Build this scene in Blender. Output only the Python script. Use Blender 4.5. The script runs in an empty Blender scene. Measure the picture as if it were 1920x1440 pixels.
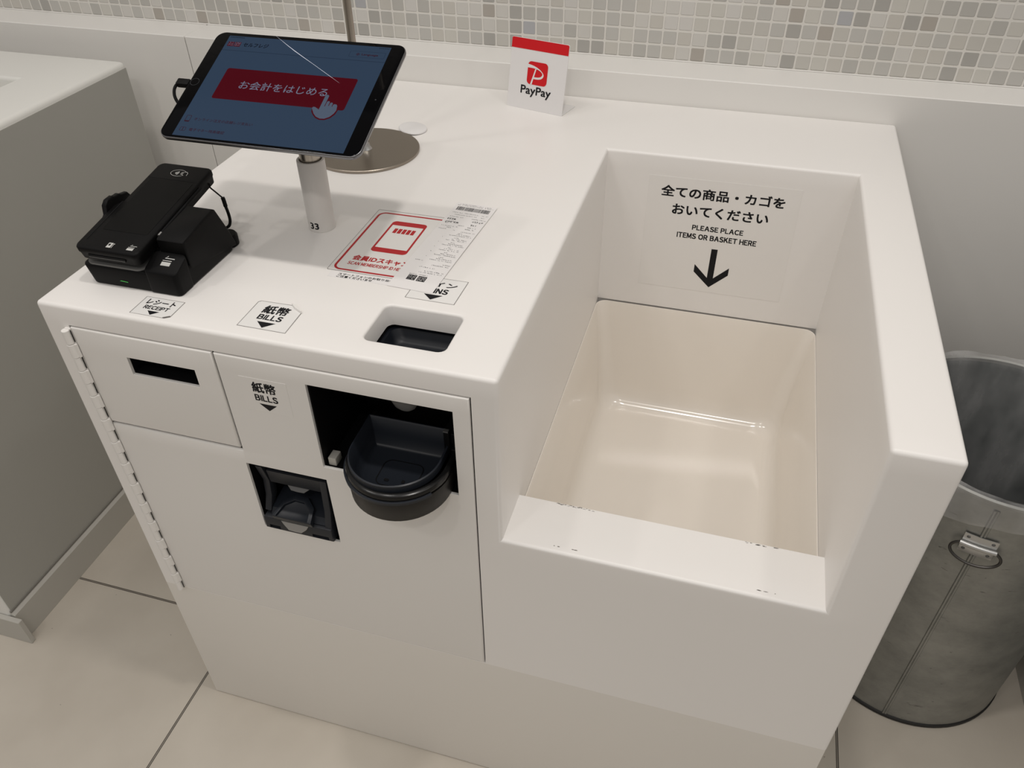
import bpy, bmesh, math, random
from mathutils import Vector, Matrix
random.seed(7)
C = bpy.context.scene.collection
SC = bpy.context.scene

# ------------------------------------------------------------------ camera
cam_d = bpy.data.cameras.new('camera'); cam = bpy.data.objects.new('camera', cam_d); C.objects.link(cam)
cam_d.sensor_fit = 'HORIZONTAL'; cam_d.sensor_width = 36.0
cam_d.lens = 36.0 * 1493.712 / 1920.0
cam_d.clip_start = 0.02
RIGHT = Vector((0.9612207674, 0.2755965700, -0.0100581730))
DOWN = Vector((0.1675604303, -0.6126046522, -0.7724241337))
FWD = Vector((-0.2190391254, 0.7407847668, -0.6350273938))
cam.matrix_world = Matrix(((RIGHT.x, -DOWN.x, -FWD.x, 0.7549), (RIGHT.y, -DOWN.y, -FWD.y, -0.5933),
                           (RIGHT.z, -DOWN.z, -FWD.z, 1.3691), (0, 0, 0, 1)))
SC.camera = cam
# ------------------------------------------------------------------ world, lamps, exposure
wd = bpy.data.worlds.new('store_ambience'); SC.world = wd; wd.use_nodes = True
wn_ = wd.node_tree; bg = wn_.nodes['Background']; bg.inputs[1].default_value = 0.46
# the shop around: a pale lit ceiling above, duller shop floor and fittings lower down
w_tc = wn_.nodes.new('ShaderNodeTexCoord'); w_sp = wn_.nodes.new('ShaderNodeSeparateXYZ'); wn_.links.new(w_tc.outputs['Generated'], w_sp.inputs[0])
w_cr = wn_.nodes.new('ShaderNodeValToRGB'); w_e = w_cr.color_ramp.elements
w_e[0].position = 0.0; w_e[0].color = (0.30, 0.27, 0.235, 1); w_e[1].position = 0.45; w_e[1].color = (1.0, 0.962, 0.925, 1)
wn_.links.new(w_sp.outputs[2], w_cr.inputs[0]); wn_.links.new(w_cr.outputs[0], bg.inputs[0])
def lamp(name, loc, power, size=0.11, aim=(0, 0, -1), col=(1.0, 0.95, 0.90), spread=180):
    l = bpy.data.lights.new(name, 'AREA'); l.shape = 'DISK'; l.size = size; l.energy = power; l.color = col
    l.spread = math.radians(spread)
    o = bpy.data.objects.new(name, l); C.objects.link(o); o.location = loc
    o.rotation_euler = Vector(aim).to_track_quat('-Z', 'Y').to_euler()
    return o
for i, (x, y, p) in enumerate([(-0.62, -0.04, 2.4), (-0.03, -0.04, 2.4), (0.72, -0.04, 6.2), (1.45, 0.0, 2.4), (-0.2, -1.45, 3.2), (0.8, -1.5, 5.0)]):  # two overhead lamps match the tablet shadow; the rest are unseen, added fill
    lamp('unseen_downlight', (x, y, 2.70), p)
SC.view_settings.view_transform = 'Standard'; SC.view_settings.look = 'None'
SC.view_settings.exposure = 0.29; SC.view_settings.gamma = 1.0; SC.view_settings.use_curve_mapping = False

# ------------------------------------------------------------------ materials
def srgb(r, g, b):
    f = lambda c: (c / 255 / 12.92) if c / 255 <= 0.04045 else ((c / 255 + 0.055) / 1.055) ** 2.4
    return (f(r), f(g), f(b), 1)
def mat(name, col, rough=0.5, metal=0.0, bump=0.0, bscale=200, vary=0.0, vscale=6, emit=None, estr=1.0, spec=0.5, alpha=1.0, trans=0.0, stretch=None):
    m = bpy.data.materials.new(name); m.use_nodes = True
    nt = m.node_tree; b = nt.nodes['Principled BSDF']
    b.inputs['Base Color'].default_value = col; b.inputs['Roughness'].default_value = rough
    b.inputs['Metallic'].default_value = metal; b.inputs['Specular IOR Level'].default_value = spec
    b.inputs['Alpha'].default_value = alpha; b.inputs['Transmission Weight'].default_value = trans
    if emit: b.inputs['Emission Color'].default_value = emit; b.inputs['Emission Strength'].default_value = estr
    tc = nt.nodes.new('ShaderNodeTexCoord'); src = tc.outputs['Object']
    if stretch:
        mp = nt.nodes.new('ShaderNodeMapping'); mp.inputs['Scale'].default_value = stretch
        nt.links.new(src, mp.inputs[0]); src = mp.outputs[0]
    if vary:
        n = nt.nodes.new('ShaderNodeTexNoise'); n.inputs['Scale'].default_value = vscale; n.inputs['Detail'].default_value = 6
        nt.links.new(src, n.inputs[0])
        mx = nt.nodes.new('ShaderNodeMix'); mx.data_type = 'RGBA'
        mx.inputs[6].default_value = tuple(c * (1 - vary) for c in col[:3]) + (1,)
        mx.inputs[7].default_value = tuple(min(1, c * (1 + vary)) for c in col[:3]) + (1,)
        nt.links.new(n.outputs[0], mx.inputs[0]); nt.links.new(mx.outputs[2], b.inputs['Base Color'])
    if bump:
        n2 = nt.nodes.new('ShaderNodeTexNoise'); n2.inputs['Scale'].default_value = bscale
        nt.links.new(src, n2.inputs[0])
        bp = nt.nodes.new('ShaderNodeBump'); bp.inputs['Strength'].default_value = bump; bp.inputs['Distance'].default_value = 0.001
        nt.links.new(n2.outputs[0], bp.inputs['Height']); nt.links.new(bp.outputs[0], b.inputs['Normal'])
    return m
WHITE = mat('white_solid_surface', (0.87, 0.848, 0.822, 1), 0.38, vary=0.015, vscale=3)
DOORW = mat('white_painted_door', (0.82, 0.80, 0.770, 1), 0.42, vary=0.015, vscale=4)
BASEW = mat('white_base_panel', (0.80, 0.77, 0.72, 1), 0.45, vary=0.02, vscale=4)
CREAM = mat('cream_moulded_tray', (0.855, 0.805, 0.735, 1), 0.15, spec=0.9, vary=0.01, vscale=3)
NEIGH = mat('white_counter_laminate', (0.76, 0.755, 0.72, 1), 0.45, vary=0.015, vscale=4)
SKIRT = mat('grey_skirting', (0.47, 0.455, 0.415, 1), 0.5, vary=0.03, vscale=8)
LEDGE = mat('white_ledge', (0.78, 0.765, 0.735, 1), 0.45, vary=0.015, vscale=4)
BLACK = mat('black_ink', (0.008, 0.008, 0.010, 1), 0.55, spec=0.2)
REDINK = mat('red_ink', srgb(184, 20, 30), 0.45)
BRIGHTRED = mat('bright_red_print', srgb(205, 8, 22), 0.4)
BPLAS = mat('black_plastic', (0.0035, 0.0034, 0.0036, 1), 0.5, spec=0.13, bump=0.05, bscale=900)
BPLAS2 = mat('black_housing', (0.003, 0.003, 0.0035, 1), 0.6, spec=0.2)
BGLOSS = mat('glossy_black_plastic', (0.005, 0.005, 0.005, 1), 0.22, spec=0.3)
CUPBLK = mat('brownish_black_plastic', (0.010, 0.009, 0.008, 1), 0.42, spec=0.3, bump=0.05, bscale=900)
NAVY = mat('navy_grey_plastic', (0.015, 0.018, 0.024, 1), 0.34, spec=0.3)
NAVYD = mat('dark_navy_plastic', (0.006, 0.008, 0.012, 1), 0.4, spec=0.3)
CHAR = mat('charcoal_grey_plastic', (0.022, 0.024, 0.029, 1), 0.42, spec=0.3)
LENS = mat('frosted_lens', (0.30, 0.29, 0.275, 1), 0.35)
LENSD = mat('smoky_lens', (0.12, 0.12, 0.118, 1), 0.35)
SILVER = mat('satin_silver', (0.55, 0.55, 0.54, 1), 0.35, metal=0.9)
GREYP = mat('grey_plastic_trim', (0.12, 0.12, 0.116, 1), 0.4)
ICON = mat('grey_printed_icon', (0.55, 0.55, 0.53, 1), 0.5)
STEEL = mat('brushed_bronze_steel', (0.33, 0.29, 0.245, 1), 0.34, metal=1.0, bump=0.06, bscale=60, stretch=(1, 40, 1))
RODM = mat('stainless_rod', (0.42, 0.38, 0.33, 1), 0.28, metal=1.0)
TABALU = mat('tablet_aluminium', (0.20, 0.20, 0.21, 1), 0.28, metal=1.0)
GLASS = mat('black_tablet_glass', (0.002, 0.002, 0.0025, 1), 0.06, spec=0.03)
SCREEN = mat('lit_tablet_screen', (0.001, 0.001, 0.0012, 1), 0.08, spec=0.03, emit=(0.0215, 0.0370, 0.0640, 1))
SRED = mat('lit_red_pixels', (0.001, 0.001, 0.0012, 1), 0.08, spec=0.03, emit=(0.050, 0.0013, 0.0045, 1))
SLITE = mat('lit_pale_pixels', (0.001, 0.001, 0.0012, 1), 0.08, spec=0.03, emit=(0.112, 0.125, 0.175, 1))
SDARK = mat('dark_pixels', (0.001, 0.001, 0.0012, 1), 0.08, spec=0.03, emit=(0.002, 0.003, 0.006, 1))
SDRED = mat('dim_red_pixels', (0.001, 0.001, 0.0012, 1), 0.08, spec=0.03, emit=(0.026, 0.007, 0.013, 1))
SLINE = mat('dim_line_pixels', (0.001, 0.001, 0.0012, 1), 0.08, spec=0.03, emit=(0.011, 0.018, 0.034, 1))
GLINT = mat('white_scratch_glint', (0.75, 0.78, 0.9, 1), 0.4)
PAPER = mat('thermal_paper', (0.83, 0.81, 0.80, 1), 0.6, vary=0.01, vscale=30)
SLEEVE = mat('white_grey_sleeve', (0.70, 0.675, 0.645, 1), 0.35)
SHEET = mat('clear_laminate_film', (0.85, 0.83, 0.803, 1), 0.25)
STICK = mat('white_sticker_film', (0.83, 0.82, 0.80, 1), 0.3)
EDGE = mat('grimy_sticker_edge', (0.16, 0.15, 0.14, 1), 0.7)
ACRYL = mat('frosted_white_acrylic', (0.78, 0.765, 0.76, 1), 0.25)
GREEN = mat('green_led', (0.01, 0.05, 0.01, 1), 0.4, emit=(0.05, 0.35, 0.06, 1), estr=0.6)
RUBBER = mat('black_rubber', (0.012, 0.012, 0.012, 1), 0.6)
SCUFF = mat('brown_scuff', (0.22, 0.20, 0.18, 1), 0.8)

def galvanised():
    m = bpy.data.materials.new('galvanised_steel'); m.use_nodes = True; nt = m.node_tree; b = nt.nodes['Principled BSDF']
    b.inputs['Metallic'].default_value = 0.75
    tc = nt.nodes.new('ShaderNodeTexCoord')
    n1 = nt.nodes.new('ShaderNodeTexNoise'); n1.inputs['Scale'].default_value = 14; n1.inputs['Detail'].default_value = 9; n1.inputs['Roughness'].default_value = 0.7
    mp = nt.nodes.new('ShaderNodeMapping'); mp.inputs['Scale'].default_value = (1, 1, 1.3)
    nt.links.new(tc.outputs['Object'], mp.inputs[0]); nt.links.new(mp.outputs[0], n1.inputs[0])
    r = nt.nodes.new('ShaderNodeValToRGB')
    r.color_ramp.elements[0].position = 0.3; r.color_ramp.elements[0].color = (0.26, 0.265, 0.25, 1)
    r.color_ramp.elements[1].position = 0.72; r.color_ramp.elements[1].color = (0.42, 0.42, 0.395, 1)
    nt.links.new(n1.outputs[0], r.inputs[0])
    # small dark scratches
    n2 = nt.nodes.new('ShaderNodeTexNoise'); n2.inputs['Scale'].default_value = 30; n2.inputs['Detail'].default_value = 4; n2.inputs['Distortion'].default_value = 2.0
    mp2 = nt.nodes.new('ShaderNodeMapping'); mp2.inputs['Scale'].default_value = (1, 1, 4)
    nt.links.new(tc.outputs['Object'], mp2.inputs[0]); nt.links.new(mp2.outputs[0], n2.inputs[0])
    r2 = nt.nodes.new('ShaderNodeValToRGB'); r2.color_ramp.elements[0].position = 0.25; r2.color_ramp.elements[1].position = 0.31
    r2.color_ramp.elements[0].color = (0.35, 0.35, 0.35, 1); r2.color_ramp.elements[1].color = (1, 1, 1, 1)
    nt.links.new(n2.outputs[0], r2.inputs[0])
    mx = nt.nodes.new('ShaderNodeMix'); mx.data_type = 'RGBA'; mx.blend_type = 'MULTIPLY'; mx.inputs[0].default_value = 1
    nt.links.new(r.outputs[0], mx.inputs[6]); nt.links.new(r2.outputs[0], mx.inputs[7])
    nt.links.new(mx.outputs[2], b.inputs['Base Color'])
    rr = nt.nodes.new('ShaderNodeMapRange'); rr.inputs[3].default_value = 0.38; rr.inputs[4].default_value = 0.6
    nt.links.new(n1.outputs[0], rr.inputs[0]); nt.links.new(rr.outputs[0], b.inputs['Roughness'])
    return m
GALV = galvanised()
SHADEGALV = mat('shaded_galvanised_steel', (0.10, 0.115, 0.115, 1), 0.55, metal=0.4, vary=0.15, vscale=9)

def film():
    m = bpy.data.materials.new('clear_polythene_film'); m.use_nodes = True; nt = m.node_tree; b = nt.nodes['Principled BSDF']
    b.inputs['Base Color'].default_value = (0.8, 0.8, 0.8, 1); b.inputs['Roughness'].default_value = 0.2
    tc = nt.nodes.new('ShaderNodeTexCoord'); n = nt.nodes.new('ShaderNodeTexNoise'); n.inputs['Scale'].default_value = 22; n.inputs['Detail'].default_value = 5
    mp = nt.nodes.new('ShaderNodeMapping'); mp.inputs['Scale'].default_value = (1, 1, 0.35)
    nt.links.new(tc.outputs['Object'], mp.inputs[0]); nt.links.new(mp.outputs[0], n.inputs[0])
    rr = nt.nodes.new('ShaderNodeMapRange'); rr.inputs[1].default_value = 0.35; rr.inputs[2].default_value = 0.75; rr.inputs[3].default_value = 0.10; rr.inputs[4].default_value = 0.42
    nt.links.new(n.outputs[0], rr.inputs[0]); nt.links.new(rr.outputs[0], b.inputs['Alpha'])
    bp = nt.nodes.new('ShaderNodeBump'); bp.inputs['Strength'].default_value = 0.4; bp.inputs['Distance'].default_value = 0.004
    nt.links.new(n.outputs[0], bp.inputs['Height']); nt.links.new(bp.outputs[0], b.inputs['Normal'])
    return m
FILM = film()

def node_math(nt, op, a, bv=None, c=None):
    n = nt.nodes.new('ShaderNodeMath'); n.operation = op
    for i, v in enumerate((a, bv, c)):
        if v is None: continue
        if isinstance(v, (int, float)): n.inputs[i].default_value = v
        else: nt.links.new(v, n.inputs[i])
    return n.outputs[0]

def mosaic():
    m = bpy.data.materials.new('glazed_mosaic_tile'); m.use_nodes = True; nt = m.node_tree; b = nt.nodes['Principled BSDF']
    tc = nt.nodes.new('ShaderNodeTexCoord'); sp = nt.nodes.new('ShaderNodeSeparateXYZ'); nt.links.new(tc.outputs['Object'], sp.inputs[0])
    P = 0.02566
    u = node_math(nt, 'DIVIDE', node_math(nt, 'SUBTRACT', sp.outputs[0], 0.6505 - 40 * P), P)
    v = node_math(nt, 'DIVIDE', node_math(nt, 'SUBTRACT', sp.outputs[2], 0.9078), 0.0250)
    fu = node_math(nt, 'ABSOLUTE', node_math(nt, 'SUBTRACT', node_math(nt, 'FRACT', u), 0.5))
    fv = node_math(nt, 'ABSOLUTE', node_math(nt, 'SUBTRACT', node_math(nt, 'FRACT', v), 0.5))
    # rounded-square distance
    R = 0.09; HW = 0.435
    du = node_math(nt, 'MAXIMUM', node_math(nt, 'SUBTRACT', fu, HW - R), 0.0)
    dv = node_math(nt, 'MAXIMUM', node_math(nt, 'SUBTRACT', fv, HW - R), 0.0)
    d = node_math(nt, 'SQRT', node_math(nt, 'ADD', node_math(nt, 'MULTIPLY', du, du), node_math(nt, 'MULTIPLY', dv, dv)))
    mr = nt.nodes.new('ShaderNodeMapRange'); mr.inputs[1].default_value = R - 0.02; mr.inputs[2].default_value = R + 0.015
    nt.links.new(d, mr.inputs[0])
    cv = nt.nodes.new('ShaderNodeCombineXYZ'); nt.links.new(node_math(nt, 'FLOOR', u), cv.inputs[0]); nt.links.new(node_math(nt, 'FLOOR', v), cv.inputs[1])
    wn = nt.nodes.new('ShaderNodeTexWhiteNoise'); wn.noise_dimensions = '2D'; nt.links.new(cv.outputs[0], wn.inputs['Vector'])
    cr = nt.nodes.new('ShaderNodeValToRGB'); cr.color_ramp.interpolation = 'CONSTANT'
    cols = [(0.0, (0.535, 0.52, 0.48)), (0.14, (0.575, 0.56, 0.515)), (0.28, (0.51, 0.50, 0.47)), (0.42, (0.60, 0.585, 0.55)), (0.55, (0.47, 0.46, 0.43)),
            (0.66, (0.55, 0.53, 0.485)), (0.77, (0.615, 0.60, 0.57)), (0.86, (0.40, 0.39, 0.365)), (0.93, (0.42, 0.425, 0.44)), (0.965, (0.42, 0.39, 0.35))]
    e = cr.color_ramp.elements
    e[0].position = 0; e[0].color = cols[0][1] + (1,); e[1].position = cols[1][0]; e[1].color = cols[1][1] + (1,)
    for p, c in cols[2:]:
        el = e.new(p); el.color = c + (1,)
    nt.links.new(wn.outputs['Value'], cr.inputs[0])
    mx = nt.nodes.new('ShaderNodeMix'); mx.data_type = 'RGBA'
    nt.links.new(mr.outputs[0], mx.inputs[0]); nt.links.new(cr.outputs[0], mx.inputs[6]); mx.inputs[7].default_value = (0.70, 0.68, 0.635, 1)
    nt.links.new(mx.outputs[2], b.inputs['Base Color'])
    rg = node_math(nt, 'ADD', node_math(nt, 'MULTIPLY', mr.outputs[0], 0.45), 0.3); nt.links.new(rg, b.inputs['Roughness'])
    bp = nt.nodes.new('ShaderNodeBump'); bp.invert = True; bp.inputs['Strength'].default_value = 0.6; bp.inputs['Distance'].default_value = 0.0015
    nt.links.new(mr.outputs[0], bp.inputs['Height']); nt.links.new(bp.outputs[0], b.inputs['Normal'])
    return m

def floor_mat():
    m = bpy.data.materials.new('beige_floor_tile'); m.use_nodes = True; nt = m.node_tree; b = nt.nodes['Principled BSDF']
    tc = nt.nodes.new('ShaderNodeTexCoord'); sp = nt.nodes.new('ShaderNodeSeparateXYZ'); nt.links.new(tc.outputs['Object'], sp.inputs[0])
    def groove(out, off, period):
        f = node_math(nt, 'FRACT', node_math(nt, 'DIVIDE', node_math(nt, 'SUBTRACT', out, off - 10 * period - period / 2), period))
        return node_math(nt, 'MULTIPLY', node_math(nt, 'ABSOLUTE', node_math(nt, 'SUBTRACT', f, 0.5)), period)
    d = node_math(nt, 'MINIMUM', groove(sp.outputs[0], -0.0345, 1.134), groove(sp.outputs[1], 0.147, 1.134))
    core = node_math(nt, 'LESS_THAN', d, 0.0023)
    mid = node_math(nt, 'LESS_THAN', d, 0.0007)
    n = nt.nodes.new('ShaderNodeTexNoise'); n.inputs['Scale'].default_value = 5; n.inputs['Detail'].default_value = 8
    nt.links.new(tc.outputs['Object'], n.inputs[0])
    r = nt.nodes.new('ShaderNodeValToRGB'); r.color_ramp.elements[0].color = (0.50, 0.455, 0.39, 1); r.color_ramp.elements[1].color = (0.56, 0.515, 0.445, 1)
    r.color_ramp.elements[0].position = 0.35; r.color_ramp.elements[1].position = 0.65
    nt.links.new(n.outputs[0], r.inputs[0])
    # sparse dark specks
    n2 = nt.nodes.new('ShaderNodeTexNoise'); n2.inputs['Scale'].default_value = 55; n2.inputs['Detail'].default_value = 2; nt.links.new(tc.outputs['Object'], n2.inputs[0])
    spk = node_math(nt, 'MULTIPLY', node_math(nt, 'GREATER_THAN', n2.outputs[0], 0.775), 0.5)
    m0 = nt.nodes.new('ShaderNodeMix'); m0.data_type = 'RGBA'; nt.links.new(spk, m0.inputs[0]); nt.links.new(r.outputs[0], m0.inputs[6]); m0.inputs[7].default_value = (0.12, 0.1, 0.08, 1)
    m1 = nt.nodes.new('ShaderNodeMix'); m1.data_type = 'RGBA'; nt.links.new(core, m1.inputs[0]); nt.links.new(m0.outputs[2], m1.inputs[6]); m1.inputs[7].default_value = (0.07, 0.06, 0.05, 1)
    m2 = nt.nodes.new('ShaderNodeMix'); m2.data_type = 'RGBA'; nt.links.new(mid, m2.inputs[0]); nt.links.new(m1.outputs[2], m2.inputs[6]); m2.inputs[7].default_value = (0.30, 0.27, 0.23, 1)
    nt.links.new(m2.outputs[2], b.inputs['Base Color']); b.inputs['Roughness'].default_value = 0.42
    return m

# ------------------------------------------------------------------ object helpers
WM = {}
def thing(name, label, cat, loc=(0, 0, 0), rot=None, group=None):
    o = bpy.data.objects.new(name, None); C.objects.link(o); o.empty_display_size = 0.05
    M = rot if rot is not None else Matrix.Translation(Vector(loc))
    o.matrix_world = M; WM[o] = M.copy()
    o['label'] = label; o['category'] = cat
    if group: o['group'] = group
    return o
def obj(name, bm, m, parent=None, local=False, smooth=35, label=None):
    """bm in world coordinates (or in the parent's frame when local)"""
    M = WM[parent] if parent is not None else Matrix.Identity(4)
    if parent is not None and not local: bmesh.ops.transform(bm, matrix=M.inverted(), verts=bm.verts)
    me = bpy.data.meshes.new(name); bm.to_mesh(me); bm.free()
    ms = m if isinstance(m, (list, tuple)) else [m]
    for x in ms: me.materials.append(x)
    if smooth:
        me.polygons.foreach_set('use_smooth', [True] * len(me.polygons)); me.set_sharp_from_angle(angle=math.radians(smooth))
    o = bpy.data.objects.new(name, me); C.objects.link(o)
    WM[o] = M
    if parent is not None: o.parent = parent
    if label: o['label'] = label
    return o
def tag(o, label, cat, group=None):
    o['label'] = label; o['category'] = cat
    if group: o['group'] = group
def struct(name, bm, m, smooth=35):
    o = obj(name, bm, m, None, smooth=smooth); o['kind'] = 'structure'; return o
def NB(): return bmesh.new()
def quads(bm, faces):
    for f in faces: bm.faces.new(f)
def bevel(bm, edges, r, seg=3):
    if edges: bmesh.ops.bevel(bm, geom=list(edges), offset=r, segments=seg, profile=0.5, affect='EDGES', clamp_overlap=True)
def box(bm, x0, x1, y0, y1, z0, z1, r=0.0, seg=3, M=None):
    b = NB(); bmesh.ops.create_cube(b, size=1.0)
    for v in b.verts: v.co = Vector(((x0 + x1) / 2 + v.co.x * (x1 - x0), (y0 + y1) / 2 + v.co.y * (y1 - y0), (z0 + z1) / 2 + v.co.z * (z1 - z0)))
    if r: bevel(b, b.edges, r, seg)
    merge(bm, b, M); return bm
def merge(bm, b, M=None):
    if M is not None: bmesh.ops.transform(b, matrix=M, verts=b.verts)
    me = bpy.data.meshes.new('tmp'); b.to_mesh(me); b.free(); bm.from_mesh(me); bpy.data.meshes.remove(me)
def lathe(bm, prof, cx, cy, seg=48, M=None, a0=0, a1=2 * math.pi):
    b = NB(); full = abs(a1 - a0 - 2 * math.pi) < 1e-6; n = seg if full else seg + 1
    rings = []
    for (r, z) in prof:
        if r < 1e-6: rings.append([b.verts.new((cx, cy, z))])
        else: rings.append([b.verts.new((cx + r * math.cos(a0 + (a1 - a0) * i / seg), cy + r * math.sin(a0 + (a1 - a0) * i / seg), z)) for i in range(n)])
    for A, B in zip(rings, rings[1:]):
        for i in range(seg):
            j = (i + 1) % n
            if len(A) == 1 and len(B) == 1: continue
            if len(A) == 1: b.faces.new((A[0], B[i], B[j]))
            elif len(B) == 1: b.faces.new((A[i], A[j], B[0]))
            else: b.faces.new((A[i], A[j], B[j], B[i]))
    bmesh.ops.recalc_face_normals(b, faces=b.faces)
    merge(bm, b, M); return bm
def tube(bm, pts, r, seg=10, M=None, closed=False, smoothn=0):
    P = [Vector(p) for p in pts]
    for _ in range(smoothn):
        Q = [P[0]] if not closed else []
        for i in range(len(P) - (0 if closed else 1)):
            a, c = P[i], P[(i + 1) % len(P)]
            Q += [a * .75 + c * .25, a * .25 + c * .75]
        if not closed: Q.append(P[-1])
        P = Q
    b = NB(); rings = []; n = len(P); up = None
    for i in range(n):
        t = (P[(i + 1) % n] - P[i - 1]) if closed else (P[min(i + 1, n - 1)] - P[max(i - 1, 0)])
        t.normalize()
        if up is None: up = t.orthogonal().normalized()
        up = (up - t * up.dot(t)).normalized(); s = t.cross(up)
        rings.append([b.verts.new(P[i] + (up * math.cos(2 * math.pi * k / seg) + s * math.sin(2 * math.pi * k / seg)) * r) for k in range(seg)])
    for i in range(n - (0 if closed else 1)):
        A, B = rings[i], rings[(i + 1) % n]
        for k in range(seg): b.faces.new((A[k], A[(k + 1) % seg], B[(k + 1) % seg], B[k]))
    if not closed: b.faces.new(rings[0][::-1]); b.faces.new(rings[-1])
    bmesh.ops.recalc_face_normals(b, faces=b.faces)
    merge(bm, b, M); return bm
def prism(bm, poly, z0, z1, r=0.0, seg=2, M=None, top_only=False):
    """polygon in xy extruded along z"""
    b = NB(); A = [b.verts.new((x, y, z0)) for x, y in poly]; B = [b.verts.new((x, y, z1)) for x, y in poly]; n = len(poly)
    b.faces.new(A[::-1]); b.faces.new(B)
    for i in range(n): b.faces.new((A[i], A[(i + 1) % n], B[(i + 1) % n], B[i]))
    bmesh.ops.recalc_face_normals(b, faces=b.faces)
    if r:
        es = [e for e in b.edges if abs(e.verts[0].co.z - e.verts[1].co.z) < 1e-9 and (not top_only or e.verts[0].co.z > max(z0, z1) - 1e-9)]
        bevel(b, es, r, seg)
    merge(bm, b, M); return bm
def rrect(cx, cy, w, h, r, n=6):
    out = []
    for (sx, sy, a) in ((1, -1, -90), (1, 1, 0), (-1, 1, 90), (-1, -1, 180)):
        for i in range(n + 1):
            t = math.radians(a + 90 * i / n)
            out.append((cx + sx * (w / 2 - r) + r * math.cos(t), cy + sy * (h / 2 - r) + r * math.sin(t)))
    return out
def flat(bm, poly, z=0.0, M=None):
    b = NB(); b.faces.new([b.verts.new((x, y, z)) for x, y in poly])
    if b.faces: 
        b.normal_update()
        for f in b.faces:
            if f.normal.z < 0: f.normal_flip()
    merge(bm, b, M); return bm
def ring2d(bm, outer, inner, z=0.0, M=None):
    b = NB(); A = [b.verts.new((x, y, z)) for x, y in outer]; B = [b.verts.new((x, y, z)) for x, y in inner]; n = len(A)
    for i in range(n): b.faces.new((A[i], A[(i + 1) % n], B[(i + 1) % n], B[i]))
    merge(bm, b, M); return bm
def stroke(bm, pts, w, z=0.0, M=None):
    """flat ribbon along a polyline in xy; w a number or one width per point"""
    b = NB(); n = len(pts); L = []
    for i in range(n):
        a = Vector(pts[max(i - 1, 0)]); c = Vector(pts[min(i + 1, n - 1)]); t = (c - a).normalized(); nn = Vector((-t.y, t.x))
        ww = w[i] if isinstance(w, (list, tuple)) else w
        p = Vector(pts[i]); L.append((b.verts.new((p.x + nn.x * ww / 2, p.y + nn.y * ww / 2, z)), b.verts.new((p.x - nn.x * ww / 2, p.y - nn.y * ww / 2, z))))
    for (a, c), (d, e) in zip(L, L[1:]): b.faces.new((a, c, e, d))
    b.normal_update()
    for f in b.faces:
        if f.normal.z < 0: f.normal_flip()
    merge(bm, b, M); return bm
def latin(bm, body, x0, x1, y0, y1, bold=0.03, z=0.0, M=None, gap=0.14, rot180=False):
    """sans-serif capitals set glyph by glyph, fitted to the box"""
    W = NB(); cur = 0.0
    for ch in body:
        if ch == ' ': cur += 0.30; continue
        if ch == 'I': flat(W, [(cur, 0), (cur + .085, 0), (cur + .085, .733), (cur, .733)]); cur += .085 + gap; continue
        cu = bpy.data.curves.new('t', 'FONT'); cu.body = chr(ord(ch) + 0xFEE0); cu.size = 1.0; cu.resolution_u = 3
        o = bpy.data.objects.new('t', cu); C.objects.link(o)
        me = bpy.data.meshes.new_from_object(o.evaluated_get(bpy.context.evaluated_depsgraph_get()))
        b = NB(); b.from_mesh(me); bpy.data.objects.remove(o); bpy.data.curves.remove(cu); bpy.data.meshes.remove(me)
        lo = min(v.co.x for v in b.verts); hi = max(v.co.x for v in b.verts)
        for v in b.verts: v.co.x += cur - lo
        cur += hi - lo + gap; merge(W, b)
    fit(W, x0, x1, y0, y1, z, rot180); embolden(bm, W, bold * (y1 - y0), M); return bm
def embolden(bm, b, d, M):
    for k, (dx, dy) in enumerate(((0, 0),) if d <= 0 else ((-d, -d), (d, -d), (-d, d), (d, d))):
        c = b.copy()
        for v in c.verts: v.co.x += dx; v.co.y += dy; v.co.z += k * 1.2e-5
        merge(bm, c, M)
    b.free()
def fit(b, x0, x1, y0, y1, z, rot180):
    xs = [v.co.x for v in b.verts]; ys = [v.co.y for v in b.verts]
    sx = (x1 - x0) / (max(xs) - min(xs)); sy = sx if y1 is None else (y1 - y0) / (max(ys) - min(ys))
    mx, my = min(xs), min(ys); hx, hy = (max(xs) - mx) * sx, (max(ys) - my) * sy
    for v in b.verts:
        X, Y = (v.co.x - mx) * sx, (v.co.y - my) * sy
        if rot180: X, Y = hx - X, hy - Y
        v.co = Vector((x0 + X, y0 + Y, z))
    b.normal_update()
    for f in b.faces:
        if f.normal.z < 0: f.normal_flip()
def text(bm, body, x0, x1, y0, y1=None, bold=0.0, z=0.0, M=None, rot180=False, space=1.0):
    """lettering fitted to the box x0..x1, y0..y1 (height follows the width when y1 is None)"""
    cu = bpy.data.curves.new('t', 'FONT'); cu.body = body; cu.size = 1.0; cu.resolution_u = 3; cu.space_character = space
    o = bpy.data.objects.new('t', cu); C.objects.link(o)
    dg = bpy.context.evaluated_depsgraph_get(); me = bpy.data.meshes.new_from_object(o.evaluated_get(dg))
    b = NB(); b.from_mesh(me); bpy.data.objects.remove(o); bpy.data.curves.remove(cu); bpy.data.meshes.remove(me)
    fit(b, x0, x1, y0, y1, z, rot180)
    ys = [v.co.y for v in b.verts]; embolden(bm, b, bold * (max(ys) - min(ys)), M); return bm
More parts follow.
